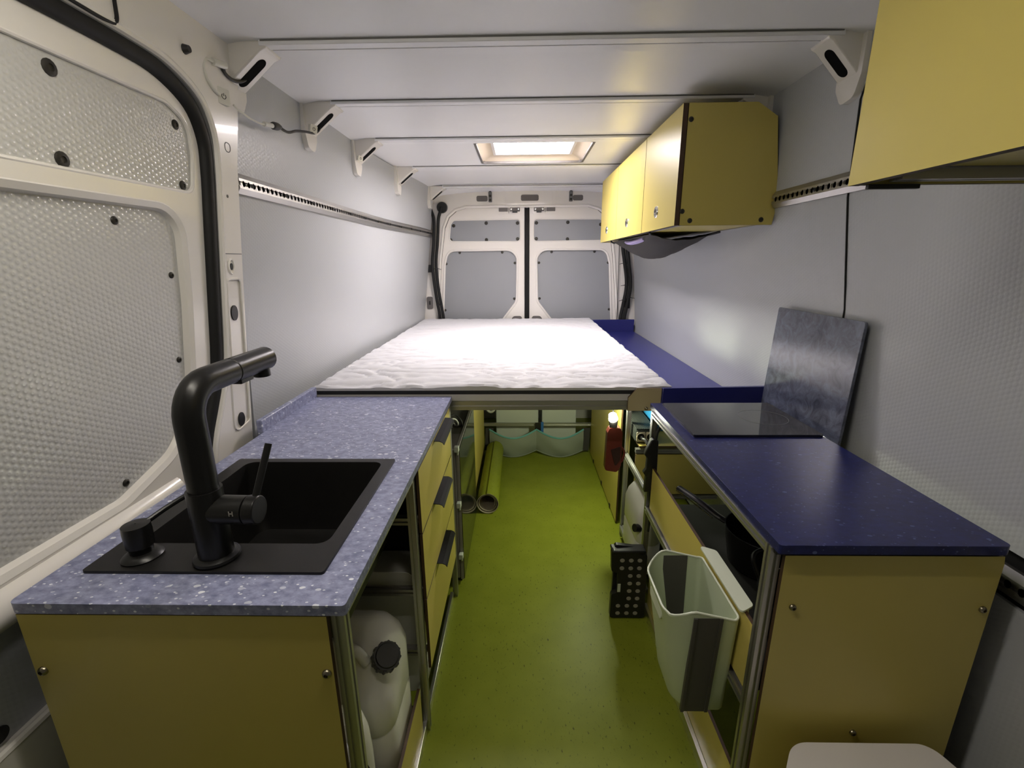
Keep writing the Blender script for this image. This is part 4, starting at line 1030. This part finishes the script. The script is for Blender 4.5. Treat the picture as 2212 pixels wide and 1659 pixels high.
conduit('black conduit dropping from the round cap left of the rear doors', [(-.618, 3.772, 1.755), (-.630, 3.765, 1.72), (-.646, 3.762, 1.66), (-.660, 3.76, 1.50), (-.680, 3.76, 1.34), (-.677, 3.76, 1.20), (-.662, 3.76, 1.05), (-.645, 3.76, .93), (-.636, 3.762, .83)], .0125, [(-.681, 3.76, 1.29)], 1)
conduit('black conduit nearest the rear doors in the right rear corner', [(.805, 3.765, 1.50), (.812, 3.765, 1.42), (.832, 3.762, 1.31), (.850, 3.76, 1.20), (.852, 3.76, 1.11), (.836, 3.76, 1.00), (.820, 3.76, .90), (.815, 3.762, .80)], .0145, [(.830, 3.76, 1.32), (.851, 3.76, 1.15), (.840, 3.76, 1.03)], -1)
conduit('black conduit against the right wall in the rear corner', [(.842, 3.770, 1.50), (.848, 3.768, 1.42), (.866, 3.766, 1.30), (.882, 3.765, 1.20), (.885, 3.765, 1.11), (.869, 3.765, 1.00), (.853, 3.765, .90), (.847, 3.766, .80)], .0145, [(.880, 3.765, 1.05)], 1)
bm = B(); tube(bm, [(.782, 3.775, 1.50), (.786, 3.775, 1.30), (.790, 3.775, 1.1), (.792, 3.775, .82)], .0028, 6); tag(obj('thin_cable', bm, 'black', base=(.79, 3.775, .82)), 'thin black cable running down beside the right rear door', 'cable')
# LED dimmer switches and leads along the left ribs
def dimmer(label, c, w_, h, n):
    t = thing('touch_dimmer', label, 'switch', c)
    c = Vector(c); n = Vector(n).normalized(); u = Vector((0, 1, 0)); u = (u-n*u.dot(n)).normalized(); v = n.cross(u)
    if v.z < 0: v = -v
    F = lambda a, b_, t_: c+u*a+v*b_+n*t_
    bm = B(); plate(bm, rrect(-w_, w_, -h, h, .004), [], F, -.008, .004); bd = obj('dimmer_case', bm, 'cablewhite', t, bevel=.001)
    bm = B(); r = w_*.34
    tube(bm, [F(r*math.cos(a), r*math.sin(a), .0042) for a in [PI*.5+.7+k*(2*PI-1.4)/12 for k in range(13)]], .0008, 5, smooth=False)
    tube(bm, [F(0, r*.1, .0042), F(0, r*1.2, .0042)], .0008, 5, smooth=False); obj('power_mark', bm, 'black', bd)
    return t
dimmer('white touch dimmer with power mark on the sliding door pillar', (-.758, 1.292, 1.752), .017, .019, (1, -.35, -.05))
dimmer('white touch dimmer hanging at the second roof rib', (-.735, 1.775, 1.800), .015, .013, (1, -.5, -.2))
dimmer('small white touch dimmer hanging at the third roof rib', (-.735, 2.262, 1.802), .014, .011, (1, -.5, -.2))
bm = B(); tube(bm, [(-.752, 1.325, 1.742), (-.748, 1.38, 1.729), (-.744, 1.43, 1.727), (-.743, 1.455, 1.731)], .0025, 8); cyl(bm, (-.743, 1.452, 1.731), (-.742, 1.497, 1.738), .0065, .0065, 12)
tag(obj('dimmer_lead', bm, 'cablewhite', base=(-.745, 1.4, 1.727)), 'thin white lead stretched from the pillar dimmer to a black plug', 'cable')
bm = B(); tube(bm, [(-.742, 1.497, 1.738), (-.742, 1.505, 1.740), (-.742, 1.53, 1.744), (-.742, 1.545, 1.746)], .0095, 12, rf=lambda t: .7+.5*math.sin(PI*min(1, t*1.1)))
tube(bm, [(-.742, 1.54, 1.746), (-.742, 1.575, 1.743), (-.742, 1.605, 1.747), (-.740, 1.65, 1.762), (-.739, 1.72, 1.777), (-.738, 1.79, 1.79), (-.736, 1.83, 1.812), (-.733, 1.84, 1.836), (-.732, 1.825, 1.850), (-.73, 1.80, 1.853)], .0042, 8)
tag(obj('plug_cable', bm, 'plug', base=(-.74, 1.65, 1.74)), 'black plug and cable looping to the second roof rib', 'cable')
bm = B(); tube(bm, [(-.715, 1.372, 1.868), (-.728, 1.385, 1.842), (-.738, 1.38, 1.822), (-.746, 1.355, 1.806), (-.75, 1.325, 1.803), (-.751, 1.302, 1.812), (-.742, 1.29, 1.826)], .0045, 8)
tag(obj('rib_cable', bm, 'plug', base=(-.74, 1.34, 1.80)), 'short black cable looping out of the first roof rib slot', 'cable')
bm = B(); cyl(bm, (-.742, 1.297, 1.822), (-.752, 1.262, 1.818), .0085, .0085, 12); tube(bm, [(-.752, 1.262, 1.818), (-.757, 1.245, 1.818), (-.758, 1.232, 1.80), (-.757, 1.235, 1.775), (-.756, 1.255, 1.757), (-.756, 1.275, 1.751)], .004, 8)
tag(obj('dimmer_tail', bm, 'cablewhite', base=(-.755, 1.25, 1.78)), 'white connector and curled lead above the pillar dimmer', 'cable')
# portable toilet in the lower right corner
tl = thing('portable_toilet', 'white rounded lid of a portable toilet at the lower right', 'toilet', (.65, .50, 0))
bm = B(); plate(bm, rpoly([(.478, .28, .07), (.822, .28, .07), (.825, .60, .02), (.795, .688, .035), (.53, .688, .06), (.478, .62, .05)], 8), [], FXY, .395, .422); obj('lid', bm, 'toilet', tl, bevel=.006)
bm = B(); plate(bm, rrect(.50, .81, .30, .665, .05), [], FXY, 0, .393); obj('body', bm, 'toilet', tl, bevel=.01)
mkbox('side_grip', .826, .846, .54, .66, .36, .44, 'black', tl, .006) if False else None
# added LED strip, out of view, brightening the front below the first roof rib
fill_led = thing('led_strip', 'slim LED light strip under the front roof rib', 'light', (-.26, .497, 1.856))
mkbox('led_channel', -.62, .10, .481, .513, 1.860, 1.867, 'alu', fill_led, .001)
mkbox('led_diffuser', -.615, .095, .485, .509, 1.856, 1.860, 'led', fill_led, 0)
